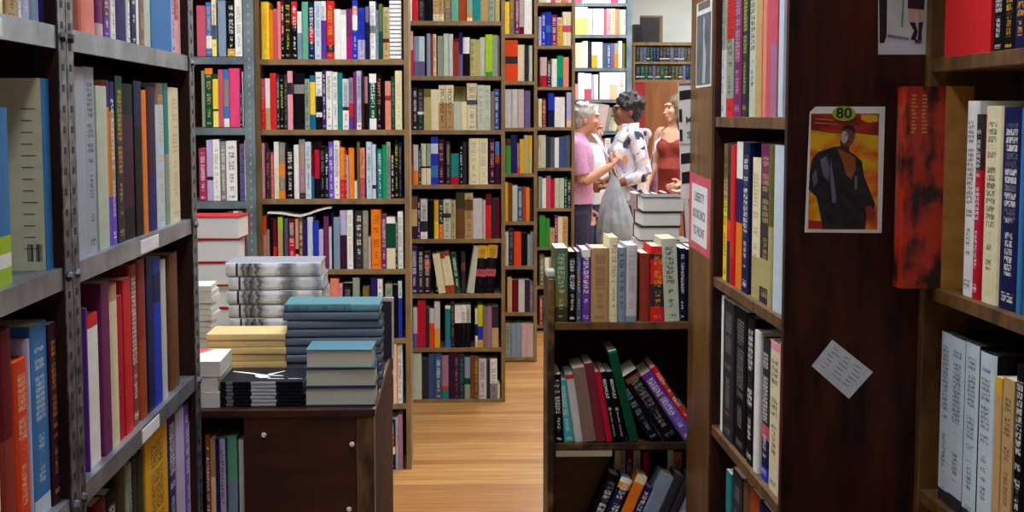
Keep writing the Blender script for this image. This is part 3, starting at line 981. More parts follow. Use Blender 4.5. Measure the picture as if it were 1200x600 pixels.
# ------------------------------------------------------------------ dark steel shelving along the left of the aisle
XL = -0.60
LZ = [2.095, 1.737, 1.37, 1.008, 0.645, 0.28]
NB, FB = (1.15, 2.236), (2.322, 3.318)     # near bay and far bay along y
g = empty('steel_shelving', (XL - .15, 2.3, 0), 'dark scuffed steel shelving with slotted posts along the left edge of aisle', 'shelving')
PO = [(1.11, 1.15), (2.236, 2.277), (2.281, 2.322), (3.318, 3.375)]
for k, (a, b) in enumerate(PO):
    m = MB(); m.mat(MAT['metal_dark'])
    gl_ = g.location
    def wb(p0, p1):
        m.box(tuple(p0[i] - gl_[i] for i in range(3)), tuple(p1[i] - gl_[i] for i in range(3)))
    wb((XL - .002, a, 0), (XL, b, 2.35))
    m.mat(MAT['case_back'])
    wb((XL - .04, a if k % 2 else b - .002, 0), (XL - .002, a + .002 if k % 2 else b, 2.35))
    wb((XL - .30, a, 0), (XL - .298, b, 2.35))
    m.mat(MAT['hole'])
    for q in range(70):
        z = 0.08 + q * 0.0318
        w = (b - a) * .16
        c_ = (a + b) / 2
        wb((XL - .0005, c_ - w, z), (XL + .0006, c_ + w, z + .011))
    m.obj('upright', g)
for y_ in (2.279, 3.376):
    part('end_panel', g, [((XL - .30, y_ - .001, .05), (XL - .005, y_ + .001, 2.35))], MAT['case_back'], 0.0)
for ya, yb in (NB, FB):
    for z in LZ:
        s = part('shelf', g, [((XL - .006, ya, z - .034), (XL - .003, yb, z)), ((XL - .296, ya, z - .003), (XL - .006, yb, z)), ((XL - .012, ya, z - .034), (XL - .006, yb, z - .031))], MAT['metal'], 0.0)
    part('back_panel', g, [((XL - .304, ya - .04, .05), (XL - .30, yb + .04, 2.35))], MAT['case_back'], 0.0)
for yb in (2.257, 2.302, 3.345):
    for z in LZ[1:4]:
        bt = MB(); bt.mat(MAT['metal_dark'])
        bt.tube([(XL - g.location.x, yb - g.location.y, z - .016), (XL + .007 - g.location.x, yb - g.location.y, z - .016)], [.009, .007], 6)
        bt.obj('bolt', g)
for nm, x0_, x1_, y0_, y1_, z in (('a', 166, 187, 275, 285, 1.37), ('b', 168, 188, 489, 505, 1.008), ('c', -6, 4, 18, 36, 1.737)):
    a, b = PX(x0_, (y0_ + y1_) / 2, XL).y, PX(x1_, (y0_ + y1_) / 2, XL).y
    lb = part('label_card', g, [((XL - .003, a, z - .031), (XL - .0018, b, z - .006))], MAT['white'], 0.0)
    lb['label'] = 'white label card'

LB = XL - .014
lk = dict(plane='L', at=LB, near=True, recess=(0.0, 0.004))
row([(0, 0, 5.46, '50,-300 cream;120,-300 kraft|.7|tan;138,-300 white;200,-300 lavender^white;270,-300 greyblue;302,-300 indigo;322,-300 white')], LZ[1], 'top shelf of near left bay', 'books on the top shelf of the near bay of the left shelving',
    start=-120, depth=.19, max_h=.31, lim=(1.153, 2.234), **lk)
row([(80, 0, 5.46, '190,-300 salmon;238,-300 plum|.8|pinkgrey;275,-300 plum|.7|purple;305,-300 white;325,-300 black;385,-300 indigo;405,-300 white;440,-300 navy;460,-300 white;496,-300 taupe;535,-300 lightsage;662,-300 steelblue;690,-300 lavender;716,-300 rose|.6|pink;748,-300 pinkgrey')],
    LZ[1], 'top shelf of far left bay', 'books on the top shelf of the far bay of the left shelving', start=96, depth=.19, max_h=.31, lim=(2.324, 3.316), **lk)
row([(85, 75, 5.22, '95,22 palegrey;158,20 palegrey;222,135 lightsage;245,100 indigo|.16|orange|.7|violet;275,110 indigo|.18|kraft|.7|violet;318,75 darkgreen|.3|charcoal^gold;385,122 black|.2|aubergine|.8|black;432,105 navy|.3|black;466,160 orange;525,142 aubergine|.6|indigo;578,118 taupe|.15|paleblue;604,118 teal|.5|sage;668,145 cream^tan')],
    LZ[2], 'second shelf of far left bay', 'books on the second shelf of the far bay of the left shelving', start=24, depth=.2, max_h=.33, lim=(2.324, 3.316), **lk)
row([(0, 80, 5.45, '98,250 steelblue|.72|lime|.82|white|.9|lime')], LZ[2], 'second shelf of near left bay', 'books on the second shelf of the near bay of the left shelving', start=-150, depth=.23, max_h=.33, lim=(1.153, 2.234), **lk)
row([(85, 230, 3.63, '72,470 purple;133,500 red|.08|white;168,360 plum;204,370 tan|.1|cream;226,420 crimson;258,345 red;290,285 brick;325,262 brick|.5|rust;352,250 navy;385,258 blue|.1|navy|.3|blue;410,268 lightgrey;_ 424;462,238 brown')],
    LZ[3], 'third shelf of far left bay', 'books on the third shelf of the far bay of the left shelving', start=66, depth=.2, max_h=.33, lim=(2.324, 3.316), **lk)
row([(0, 360, 2.5, '8,60 cream;50,60 maroon|.5|brick;92,150 orangered|.9|maroon^peach;104,90 lavender;152,42 steelblue|.9|paleblue^paleblue;190,38 aubergine^gold')],
    LZ[3], 'third shelf of near left bay', 'books on the third shelf of the near bay of the left shelving', start=-40, depth=.2, max_h=.33, lim=(1.153, 2.234), **lk)
row([(90, 400, 3, '110,560 maroon;150,530 black;180,440 darkolive;200,430 sage^charcoal;222,410 charcoal;246,390 darkolive|.4|charcoal;325,305 gold|.8|tan;355,240 indigo;384,238 lavender;402,218 violet^white;415,270 cream')],
    LZ[4], 'fourth shelf of far left bay', 'books on the fourth shelf of the far bay of the left shelving', start=70, depth=.2, max_h=.33, lim=(2.324, 3.316), **lk)


# the big activity book whose ruled cover shows in the gap
def ruled_cover(o):
    inkg = plain('ink_grey', (70, 72, 70))
    m = MB(); m.mat(inkg)
    h = BIG['h']
    for k in range(13):
        z = h * .84 - k * .0174
        m.box((-.0004, .020 - (.005 if k % 4 else 0.010), z), (.0002, .032, z + .0012))
    m.obj('ruler_marks', o)
    m = MB(); m.mat(inkg)
    rr = random.Random(3)
    for y0_, y1_, n_ in ((.006, .016, 6), (.019, .028, 5)):
        for k in range(n_):
            y = y0_ + (y1_ - y0_) * k / n_
            m.box((-.0004, y, .014), (.0002, y + rr.choice((.0008, .0014)), .04))
    m.obj('barcode', o)


ya, yb = PX(52, 200, LB).y, PX(61.5, 200, LB).y
ht = PX(54, 92, LB).z - LZ[2]
BIG = put_book(Matrix.Translation((LB - .001, ya, LZ[2])) @ Matrix.Rotation(math.pi / 2, 4, 'Z'), yb - ya, ht, .235, [(PAL['steelblue'], 1)],
               'large cream-covered workbook with blue spine and ruled marks standing alone on second steel shelf', 'books on the second shelf of the near bay of the left shelving',
               9999, True, cover=(238, 232, 190), hard=False, seed=.3, extra=ruled_cover)

# ------------------------------------------------------------------ bookcase on the right of the aisle with the dark end panel
XA = 0.65
YA0, YA1 = 2.83, 3.655
AZ = [2.02, 1.60, 1.197, 0.815, 0.43, 0.10]
px_r = .975
a = empty('bookcase', (XA + .13, (YA0 + YA1) / 2, 0), 'tall bookcase right of aisle whose dark end panel carries pinned pictures', 'bookcase')
ep = part('end_panel', a, [((XA - .002, YA0, 0), (px_r, YA0 + .024, 2.4))], MAT['panel_dark'], .002)
ep['label'] = 'dark red-brown end panel'
part('end_panel', a, [((XA - .002, YA1 - .02, 0), (px_r, YA1, 2.4))], MAT['panel_dark'], .002)
for z in AZ:
    part('shelf', a, [((XA, YA0 + .024, z - .025), (px_r - .01, YA1 - .02, z))], MAT['panel_edge'], .0015)
part('back_panel', a, [((px_r - .01, YA0 + .024, 0), (px_r, YA1 - .02, 2.4))], MAT['case_back'])
part('top_panel', a, [((XA, YA0 + .024, 2.375), (px_r - .01, YA1 - .02, 2.4))], MAT['panel_edge'])
XR = XA + .008
rk = dict(plane='R', at=XR, near=True, recess=(0.0, 0.006), order=('far end', 'near end'), lim=(YA0 + .026, YA1 - .022))
WA = 'shelf beside picture-pinned end panel'
row([(830, 0, 4, '72,-200 sage|.5|lightgrey;112,-200 red|.42|sage|.86|red^charcoal!B;150,-200 plum^pinkgrey;178,-200 charcoal^lime;216,-200 lightsage^black!B;245,-200 tan;262,-200 salmon;290,-200 rose;318,-200 rose|.5|mauve;340,-200 paleblue;370,-200 mauve|.3|grey;384,-200 tan')],
    AZ[1], 'top ' + WA, 'books on the top shelf beside the end panel', start=44, depth=.18, max_h=.33, **rk)
row([(830, 150, 5.45, '110,100 olive|.25|tan|.4|yellow^black;135,95 charcoal|.55|orangered|.7|charcoal;160,105 red|.8|crimson;205,75 white|.25|indigo|.55|orange;250,85 navy^white!B;_ 254;312,190 cream|.7|khaki^kraft;378,80 plum|.25|charcoal|.72|khaki|.9|charcoal^tan!B;400,80 olive|.5|khaki;462,65 paleblue;_ 474;518,55 paleblue')],
    AZ[2], 'second ' + WA, 'books on the second shelf beside the end panel', start=76, depth=.18, max_h=.345, **rk)
row([(830, 340, 4.28, '70,22 white;122,55 charcoal^grey;182,85 black^grey;222,130 black^white!B;245,200 white;_ 250;292,245 charcoal|.6|rose|.7|navy|.9|blue;350,262 pink|.05|cream^black!B;360,262 pink;400,238 white')],
    AZ[3], 'third ' + WA, 'books on the third shelf beside the end panel', start=50, depth=.18, max_h=.34, **rk)
row([(830, 460, 4.28, '110,395 teal|.5|emerald;158,390 charcoal^grey;190,420 brown;240,480 rust;300,530 navy;360,560 maroon')],
    AZ[4], 'fourth ' + WA, 'books on the fourth shelf beside the end panel', start=85, depth=.18, max_h=.33, **rk)

# ------------------------------------------------------------------ bookcase at the right edge
XB = 0.92
BZ = [2.12, 1.712, 1.272, 0.862, 0.45, 0.1]
b_ = empty('bookcase', (XB + .14, 2.3, 0), 'dark bookcase at the right edge, its shelf fronts worn to bare wood', 'bookcase')
part('end_panel', b_, [((XB - .004, 2.80, 0), (XB + .28, 2.826, 2.4))], MAT['panel_edge'], .002)
part('end_panel', b_, [((XB - .004, 1.60, 0), (XB + .28, 1.625, 2.4))], MAT['panel_edge'], .002)
for z in BZ:
    part('shelf', b_, [((XB, 1.625, z - .026), (XB + .27, 2.80, z))], MAT['panel_edge'], .0015)
part('back_panel', b_, [((XB + .27, 1.625, 0), (XB + .28, 2.80, 2.4))], MAT['case_back'])
bk = dict(plane='R', at=XB + .012, near=True, recess=(0.0, 0.005), order=('far end', 'near end'), lim=(1.63, 2.798))
row([(1080, 0, 6, '370,-300 red;480,-300 red;560,-300 black^white;640,-300 black^gold!B;730,-300 navy^gold!B;830,-300 black;930,-300 maroon')], BZ[1], 'upper shelf at right edge', 'books on the upper shelf at the right edge', start=150, depth=.2, max_h=.34, **bk)
row([(1090, 100, 2.07, '103,38 white^charcoal;121,70 charcoal|.3|crimson;160,50 cream^black!B;212,52 navy^white!B;224,55 steelblue;268,60 blue|.2|green^darkgreen!B;300,60 navy;340,60 maroon')], BZ[2], 'middle shelf at right edge', 'books on the middle shelf at the right edge', start=76, depth=.2, max_h=.36, **bk)
row([(1070, 370, 2.6, '106,48 paleblue|.93|charcoal^charcoal!K;150,65 paleblue|.92|charcoal^charcoal!K;192,82 paleblue|.94|charcoal^charcoal!K;240,110 paleblue^charcoal!K;262,185 gold|.1|tan;296,190 tan;328,150 black^white!B;368,155 black^white!B;410,160 navy;470,160 rust')], BZ[3], 'lower shelf at right edge', 'books on the lower shelf at the right edge', start=76, depth=.2, max_h=.36, **bk)

# tome with marbled sides pulled out at the end of the middle shelf
ym = 2.735
xa, xb, xc = PY(1058, 200, ym).x, PY(1106, 200, ym).x, PY(1127, 200, ym).x
tz = PY(1080, 101, ym).z - BZ[2]
marb = noisy('marbled_red_paper', (196, 50, 28), (46, 16, 24), 24, 0.35, (1, 1, .6), 4, lo=.44, hi=.60)
tn = noisy('tan_calf', (176, 120, 52), (196, 142, 70), 24, 0.5)
T = empty('book', (xa, ym, BZ[2]), 'large marbled red and tan tome sticking out of the right edge bookcase', 'book', 'books on the middle shelf at the right edge')
m = MB(); m.mat(marb)
m.box((0.004, 0, 0), (xb - xa, .003, tz)); m.box((.004, .055, 0), (xb - xa, .058, tz))
pr_ = [(.006, 0), (.001, .012), (0, .029), (.001, .046), (.006, .058)]
m.loft([[(x, y, z) for x, y in pr_] + [(.009, .055, z), (.009, .003, z)] for z in (0.0, tz)])
m.obj('marbled_cover', T)
m = MB(); m.mat(tn)
m.box((xb - xa, -.0006, 0), (xc - xa + .02, .0032, tz)); m.box((xb - xa, .0548, 0), (xc - xa + .02, .0586, tz))
o = m.obj('leather_corner', T); o['label'] = 'tan leather band'
m = MB(); m.mat(MAT['pages']); m.cur = ((*lin((226, 210, 170)), 1), (0,) * 4, (0,) * 4)
m.box((.01, .0035, .004), (xc - xa + .016, .0545, tz - .004)); m.obj('page_block', T, True)
m = MB(); m.mat(plain('gilt_ink', (206, 150, 70)))
rr = random.Random(9)
for c_ in range(2):
    for k in range(11):
        m.box((.014 + c_ * .02, -.0004, tz * (.95 - k * .018)), (.014 + c_ * .02 + .012 * rr.uniform(.5, 1), .0002, tz * (.95 - k * .018) + .0035))
m.obj('gilt_lettering', T)

# ------------------------------------------------------------------ sheets pinned up
def frame_Y(p):      # sheet facing the camera side (-y)
    return Matrix(((1, 0, 0, p[0]), (0, 0, -1, p[1]), (0, 1, 0, p[2]), (0, 0, 0, 1)))


def frame_X(p):      # sheet facing the aisle (-x)
    return Matrix(((0, 0, -1, p[0]), (-1, 0, 0, p[1]), (0, 1, 0, p[2]), (0, 0, 0, 1)))


class Sheet:
    """flat printed matter: drawn in its own plane, u right, v up, each colour a thin layer of ink"""
    def __init__(s, name, M, label, cat, px=None):
        s.o = empty(name, (0, 0, 0), label, cat)
        s.o.matrix_world = M
        s.lay = 0.0004

    def poly(s, nm, pts, mat, lay=None, t=.0003):
        m = MB(); m.mat(mat)
        s.lay += .00025
        z = s.lay if lay is None else lay
        area = sum(pts[i][0] * pts[(i + 1) % len(pts)][1] - pts[(i + 1) % len(pts)][0] * pts[i][1] for i in range(len(pts)))
        if area < 0:
            pts = pts[::-1]
        n = len(pts)
        m.v = [(x, y, z - t) for x, y in pts] + [(x, y, z) for x, y in pts]
        m.face([n + k for k in range(n)]); m.face([k for k in reversed(range(n))])
        for k in range(n):
            l = (k + 1) % n
            m.face((k, l, n + l, n + k))
        return m.obj(nm, s.o)


def ell(cx, cy, rx, ry, n=24, rot=0):
    return [(cx + rx * math.cos(2 * math.pi * k / n) * math.cos(rot) - ry * math.sin(2 * math.pi * k / n) * math.sin(rot),
             cy + rx * math.cos(2 * math.pi * k / n) * math.sin(rot) + ry * math.sin(2 * math.pi * k / n) * math.cos(rot)) for k in range(n)]


def on_panel(x0, y0, s, cpx, cpy, Y):
    """maps crop coordinates of a sheet on the panel y = Y to its own plane, about the sheet's centre"""
    c = PY(cpx, cpy, Y)

    def f(pts):
        out = []
        for u, v in pts:
            p = PY(x0 + u / s, y0 + v / s, Y)
            out.append((p.x - c.x, p.z - c.z))
        return out
    return c, f


YP = YA0 - .0006
c, f = on_panel(935, 115, 3.636, 989, 199, YP)
S = Sheet('picture_card', frame_Y(c), 'white-bordered picture of a person in black jacket on orange, pinned to dark panel', 'picture')
S.poly('card', f([(50, 60), (75, 36), (372, 36), (356, 575), (28, 572)]), MAT['white'])
sky = noisy('printed_sunset', (236, 190, 28), (222, 92, 22), 26, 0.35, (.7, 1, 2.6), 3, lo=.42, hi=.62)
S.poly('printed_sky', f([(56, 66), (345, 66), (338, 560), (42, 558)]), sky)
red = plain('printed_red', (176, 42, 26), .35)
S.poly('red_cloud', f([(56, 66), (345, 66), (343, 160), (250, 150), (140, 150), (55, 135)]), noisy('printed_red_cloud', (196, 60, 26), (96, 26, 22), 30, .35, (.6, 1, 2), 3))
S.poly('yellow_glow', f([(270, 70), (340, 72), (340, 100), (300, 105), (268, 90)]), plain('printed_yellow', (232, 176, 32), .35))
S.poly('red_ground', f([(45, 520), (110, 525), (110, 556), (44, 556)]), red)
jk = noisy('printed_black_leather', (12, 11, 16), (44, 42, 54), 60, .35, (1, 1, .4), 3)
S.poly('jacket', f([(60, 260), (85, 230), (150, 208), (180, 205), (240, 240), (272, 270), (280, 330), (300, 380), (328, 450), (320, 490), (292, 505), (286, 558), (105, 558), (95, 500), (78, 420), (45, 390), (50, 320)]), jk)
hl = plain('printed_leather_shine', (104, 108, 132), .35)
for q in ([(92, 262), (120, 246), (135, 300), (128, 352), (108, 330)], [(138, 250), (150, 330), (162, 420), (160, 446), (146, 446), (136, 340)], [(60, 330), (78, 300), (82, 360), (66, 380)], [(240, 330), (250, 330), (252, 388), (240, 388)]):
    S.poly('jacket_shine', f(q), hl)
sk = plain('printed_skin', (150, 84, 44), .35)
S.poly('chest', f([(165, 215), (200, 222), (242, 252), (246, 300), (226, 345), (206, 330), (190, 275)]), sk)
S.poly('neck', f([(176, 180), (218, 200), (216, 236), (184, 222)]), plain('printed_shade', (60, 36, 30), .35))
S.poly('head', f(ell(210, 160, 30, 46, rot=.15)), plain('printed_face', (112, 74, 58), .35))
S.poly('lit_cheek', f(ell(196, 166, 15, 26)), plain('printed_lit', (196, 178, 166), .35))
S.poly('cropped_hair', f([(186, 140), (196, 118), (224, 112), (242, 136), (240, 156), (226, 138), (204, 130)]), plain('printed_hair', (36, 26, 26), .35))
for q in (ell(203, 156, 5, 2.5), ell(224, 158, 5, 2.5), ell(212, 184, 8, 2.5)):
    S.poly('face_mark', f(q), plain('printed_hair', (36, 26, 26), .35))
S.poly('hand', f([(284, 462), (312, 458), (330, 490), (318, 520), (290, 520)]), plain('printed_hand', (150, 60, 40), .35))
S.poly('caption', f([(68, 86), (150, 92), (150, 96), (68, 90)]), plain('printed_caption', (214, 130, 90), .35))
S.poly('caption', f([(68, 102), (168, 110), (168, 114), (68, 106)]), plain('printed_caption', (214, 130, 90), .35))
st = S.poly('number_sticker', f(ell(193, 66, 50, 32)), plain('sticker_lime', (150, 180, 40), .45))
st['label'] = 'lime oval sticker reading 80'
q = f([(193, 66)])[0]
text_mesh('lettering', '80', .0275, MAT['black'], S.o, Matrix.Translation((q[0], q[1], S.lay + .0002)), .0002, sx=1.15)

c, f = on_panel(1020, 0, 8, 1060, 30, YP)
S = Sheet('photo_print', frame_Y(c), 'pale photo of legs in black socks, partly above the frame on dark panel', 'picture')
S.poly('print', f([(72, -260), (572, -260), (568, 512), (72, 512)]), noisy('printed_pale_wall', (176, 200, 204), (206, 220, 216), 12, .4))
S.poly('pavement', f([(140, 350), (300, 368), (566, 390), (566, 508), (78, 508), (84, 410), (130, 405)]), plain('printed_pavement', (196, 208, 222), .4))
S.poly('doorway', f([(76, -255), (160, -255), (150, 340), (128, 405), (86, 405)]), MAT['black'])
S.poly('pole', f([(312, -250), (326, -250), (302, 255), (286, 255)]), plain('printed_pole', (96, 140, 140), .4))
S.poly('wall_foot', f([(160, 320), (360, 355), (360, 378), (160, 352)]), plain('printed_shade_blue', (104, 124, 150), .4))
skn = plain('printed_leg', (206, 164, 156), .4)
S.poly('leg', f([(348, 80), (420, 84), (414, 215), (362, 212)]), skn)
S.poly('leg', f([(440, 84), (496, 84), (490, 210), (446, 214)]), skn)
S.poly('skirt', f([(350, -255), (520, -255), (500, 92), (346, 78)]), plain('printed_dark', (26, 22, 42), .4))
for q in ([(362, 210), (416, 212), (440, 300), (420, 380), (370, 372), (405, 290)], [(446, 212), (492, 206), (476, 300), (478, 380), (440, 380), (446, 300)]):
    S.poly('sock', f(q), plain('printed_dark', (26, 22, 42), .4))
S.poly('shoe', f([(412, 370), (470, 372), (474, 402), (412, 408)]), plain('printed_shoe', (90, 40, 60), .4))

c, f = on_panel(940, 385, 6.316, 987, 432, YP)
S = Sheet('note_card', frame_Y(c), 'small pale handwritten card pinned askew on dark end panel', 'note')
cd = noisy('pale_card', (212, 224, 238), (230, 238, 246), 50, .6)
S.poly('card', f([(222, 82), (524, 322), (346, 520), (70, 276)]), cd)
rr = random.Random(4)
for k in range(6):
    t0 = .14 + k * .13
    for seg in range(3):
        u0 = .1 + seg * .27 + rr.uniform(0, .05)
        u1 = u0 + rr.uniform(.1, .2)
        P_ = lambda u, v: (222 + (524 - 222) * u + (70 - 222) * v, 82 + (322 - 82) * u + (276 - 82) * v)
        S.poly('pencil_line', f([P_(u0, t0), P_(u1, t0), P_(u1, t0 + .035), P_(u0, t0 + .035)]), plain('pencil_grey', (150, 164, 184), .7), lay=.0009)

# golden brown end board beyond the bookcase, with sign, poster and notice
YE0, YE1 = 3.668, 4.03
e = empty('end_board', (XA + .012, (YE0 + YE1) / 2, 0), 'golden-brown wooden end board with red-bordered sign and dark poster, left of the bookcase', 'end board')
part('board', e, [((XA, YE0, 0), (XA + .024, YE1, 2.6))], MAT['post_wood'], .003)
part('edge_strip', e, [((XA - .004, YE0 - .010, 0), (XA + .026, YE0 - .0005, 2.6))], MAT['panel_edge'], .002)


def on_side(X):
    def f(u, v):
        p = PX(u, v, X)
        return p
    return f


c = PX(821, 251, XA)
c.x = XA - .0008
c.y = 3.852
S = Sheet('paper_sign', frame_X(c) @ Matrix.Rotation(R(-1.5), 4, 'Z'), 'white sign with pink-red border taped to golden-brown end board', 'sign')
S.poly('red_border', [(-.170, -.103), (.168, -.103), (.168, .103), (-.170, .103)], noisy('pink_red_card', (214, 74, 92), (226, 104, 120), 30, .55))
S.poly('white_panel', [(-.125, -.082), (.122, -.082), (.122, .076), (-.125, .076)], MAT['white'])
for k, t in enumerate(('LIBERTY', 'BOOKS BACK', 'TO FRONT')):
    text_mesh('lettering', t, .034, plain('sign_grey_ink', (110, 114, 126), .6), S.o, Matrix.Translation((-.002, .042 - k * .046, S.lay + .0002)), .0002, sx=[1.25, .92, 1.05][k])

c = PX(824, 52, XA)
c.x, c.y = XA - .0008, 3.815
S = Sheet('poster', frame_X(c), 'narrow dark grey poster with white border high on the golden-brown end board', 'poster')
hh = (102 - 2) / 2 * 3.815 / F
S.poly('white_border', [(-.118, -hh), (.118, -hh), (.118, hh), (-.118, hh)], MAT['white'])
S.poly('grey_print', [(-.108, -hh + .006), (.106, -hh + .006), (.106, hh - .034), (-.108, hh - .034)], noisy('grey_print', (76, 86, 98), (112, 120, 130), 14, .45))
S.poly('top_print', [(-.09, hh - .022), (.09, hh - .022), (.09, hh - .002), (-.09, hh - .002)], plain('grey_print_top', (112, 110, 108), .45))
S.poly('pale_figure', [(-.02, -hh + .01), (.03, -hh + .01), (.04, -.03), (.012, .02), (.02, .06), (.0, .075), (-.012, .05), (-.005, .01), (.0, -.04)], plain('pale_print', (178, 188, 202), .45))

YN = YE1 + .0012
c = PY(808, 165, YN)
S = Sheet('hanging_notice', frame_Y(c) @ Matrix.Rotation(R(2.0), 4, 'Z'), 'white strip notice with black bars hanging at the far edge of the end board', 'notice')
k_ = 4.03 / F
hw, hv = 12 * k_, 68 * k_
S.poly('paper', [(-hw, -hv), (hw + .03, -hv), (hw + .03, hv), (-hw, hv)], MAT['white'])
S.poly('violet_top', [(-hw + .002, hv - .008), (hw + .028, hv - .008), (hw + .028, hv - .001), (-hw + .002, hv - .001)], plain('violet_print', (120, 96, 160), .5))
for v0, v1, u0 in ((.70, .86, .25), (-.40, -.22, .25), (-.74, -.54, .35)):
    S.poly('black_bar', [(-hw + .012 * u0, v0 * hv), (hw + .026, v0 * hv + .008), (hw + .026, v1 * hv + .008), (-hw + .012 * u0, v1 * hv)], plain('notice_black', (26, 26, 46), .5))
for v0, v1 in ((.33, .55), (0.0, .2)):
    S.poly('black_bar', [(-hw + .001, v0 * hv), (-hw + .009, v0 * hv), (-hw + .009, v1 * hv), (-hw + .001, v1 * hv)], plain('notice_black', (26, 26, 46), .5))
S.poly('rule', [(-hw + .001, -.06 * hv), (hw + .026, -.06 * hv), (hw + .026, -.045 * hv), (-hw + .001, -.045 * hv)], plain('notice_grey', (150, 154, 160), .5))
for k, t in enumerate('MS'):
    text_mesh('lettering', t, .024, plain('sign_grey_ink', (110, 114, 126), .6), S.o, Matrix.Translation((-hw * .05, (.36 - k * .26) * hv, S.lay + .0002)), .0002)

# ------------------------------------------------------------------ low dark bookcase in the middle right
YL = 4.06
ly = [377.5, 519]
lz = [zat(v, YL, 730) for v in ly] + [.35, .06]
lx0, lx1 = PY(642, 450, YL).x, .745
l = empty('low_bookcase', ((lx0 + lx1) / 2, YL, 0), 'low dark bookcase with chipped edges and leaning books, right of the bare floor', 'bookcase')
part('side_panel', l, [((lx0, YL, 0), (lx0 + .019, YL + .215, zat(327, YL, 645)))], MAT['low_wood'], .003)
part('side_panel', l, [((lx1 - .019, YL, 0), (lx1, YL + .215, zat(327, YL, 645)))], MAT['low_wood'], .003)
t_ = part('top_shelf', l, [((lx0 + .019, YL + .0005, lz[0] - .022), (lx1 - .019, YL + .208, lz[0]))], MAT['panel_edge'], .002)
for z in lz[1:]:
    part('shelf', l, [((lx0 + .019, YL + .0005, z - .02), (lx1 - .019, YL + .208, z))], MAT['panel_dark'] if z < lz[1] else MAT['low_wood'], .002)
part('back_panel', l, [((lx0 + .019, YL + .208, 0), (lx1 - .019, YL + .215, lz[0]))], MAT['case_back'])
xm = PY(719, 560, YL).x
dv = part('divider_panel', l, [((lx0 + .019, YL + .108, lz[2]), (xm, YL + .116, lz[1] - .042))], MAT['table_wood'])
dv['label'] = 'plain dark board closing the left of the lowest bay'
part('shelf_strip', l, [((lx0 + .024, YL + .002, lz[1] - .040), (xm - .004, YL + .008, lz[1] - .022))], plain('pale_strip', (176, 168, 150)))
part('rag', l, [((lx0 - .002, YL + .02, zat(327, YL, 645)), (lx0 + .028, YL + .10, zat(318, YL, 645)))], plain('grey_paper', (190, 188, 180)), .006)['label'] = 'wad of grey paper on the side panel'


def beowulf(o, w, h):
    wm = MAT['white']
    M0 = Matrix(((0, 1, 0, w * .5), (0, 0, -1, -.0006), (-1, 0, 0, h * .80), (0, 0, 0, 1)))
    # letters run down the spine: text u -> -z, text v -> +x
    t = text_mesh('title_lettering', 'BEOWULF', min(w * .62, .021), wm, o, Matrix(((0, 1, 0, w * .48), (0, 0, -1, -.0008), (-1, 0, 0, h * .76), (0, 0, 0, 1))), .0002, sx=1.05)
    t['label'] = 'white lettering BEOWULF'
    m = MB(); m.mat(MAT['p', 'emblem_grey'] if ('p', 'emblem_grey') in MAT else plain('emblem_grey', (170, 170, 172)))
    m.tube([(w * .5, -.0010, h * .47), (w * .5, .0004, h * .47)], [w * .26, w * .26], 18)
    m.obj('round_emblem', o)
    m = MB(); m.mat(plain('emblem_grey', (170, 170, 172)))
    r_ = random.Random(2)
    for k in range(16):
        if k == 7:
            continue
        z = h * (.41 - k * .022)
        m.box((w * .38, -.0010, z), (w * .38 + w * .24 * r_.uniform(.6, 1), .0004, z + h * .014))
    m.obj('author_lettering', o)


EXTRA['BEO'] = beowulf
WL = 'shelf of low dark bookcase'
lk = dict(plane='Y', at=YL, near=True, lim=(lx0 + .020, lx1 - .020))
row([(640, 265, 5, '130,132 moss|.55|olive|.8|darkolive^lightsage!B;180,152 black;208,152 slate|.36|brown|.46|slate^lavender;266,142 white|.1|purple^white!B;372,132 kraft^brown!S;422,68 cream^grey;470,128 greyblue'),
     (725, 225, 3.75, '85,236 lightgrey|.93|greyblue^grey!S;_ 96;142,272 brick;206,240 red|.1|charcoal|.17|red|.5|charcoal|.8|red^gold!B;272,208,-3 lightsage^black!B;296,250 navy^white;318,254 black;345,250 navy')],
    lz[0], 'top ' + WL, 'books on the top shelf of the low dark bookcase', start=52, depth=.185, max_h=.30, base_py=ly[0], **lk)
row([(640, 400, 4.62, '100,182,-3 black^white;158,220,-8 turquoise^white!S;206,188,-8 red|.06|lightgrey;276,150,-9 taupe;330,125,-9.5 wine;364,170,-10 crimson;402,172,-11 black!XBEO;440,172,-11 black!XBEO;_ 458;508,38,-14 emerald|.02|darkgreen'),
     (725, 420, 5.45, '_ 205;290,190,-31 black^greyblue;300,160,-31 tan;425,120,-33 black|.05|brown|.12|black^grey!B;520,120,-34 purple|.4|violet^white;570,70,-34 red;640,150,-36 charcoal|.3|olive')],
    lz[1], 'second ' + WL, 'books on the second shelf of the low dark bookcase', start=50, depth=.185, max_h=.27, base_py=ly[1], **lk)
row([(0, 0, 1, '692,560,22 black^white!B;708,565,22 white|.06|gold|.14|navy|.9|rust^white!B;722,555,23 cream|.1|orange;733,575,24 indigo^white!B;752,550,24 greyblue;766,550,23 charcoal;776,560,23 charcoal;798,552,22 lavender|.6|slate^charcoal;806,560,22 cream;816,580,22 blue')],
    lz[2], 'lowest ' + WL, 'books on the lowest shelf of the low dark bookcase', start=676, depth=.10, max_h=.235, base_py=662, plane='Y', at=YL + .005, near=True)
row([(0, 0, 1, '727,528 cream;733,528 lavender;742,530 maroon;751,528 lightgrey;753,530 black;761,530 crimson;782,530 black;790,528 white|.3|charcoal;799,530 salmon;806,530 indigo')],
    lz[2], 'back of lowest ' + WL, 'books at the back of the lowest shelf of the low dark bookcase', start=720, depth=.085, max_h=.315, base_py=662, plane='Y', at=YL + .117, near=False, recess=(0.0, .003))


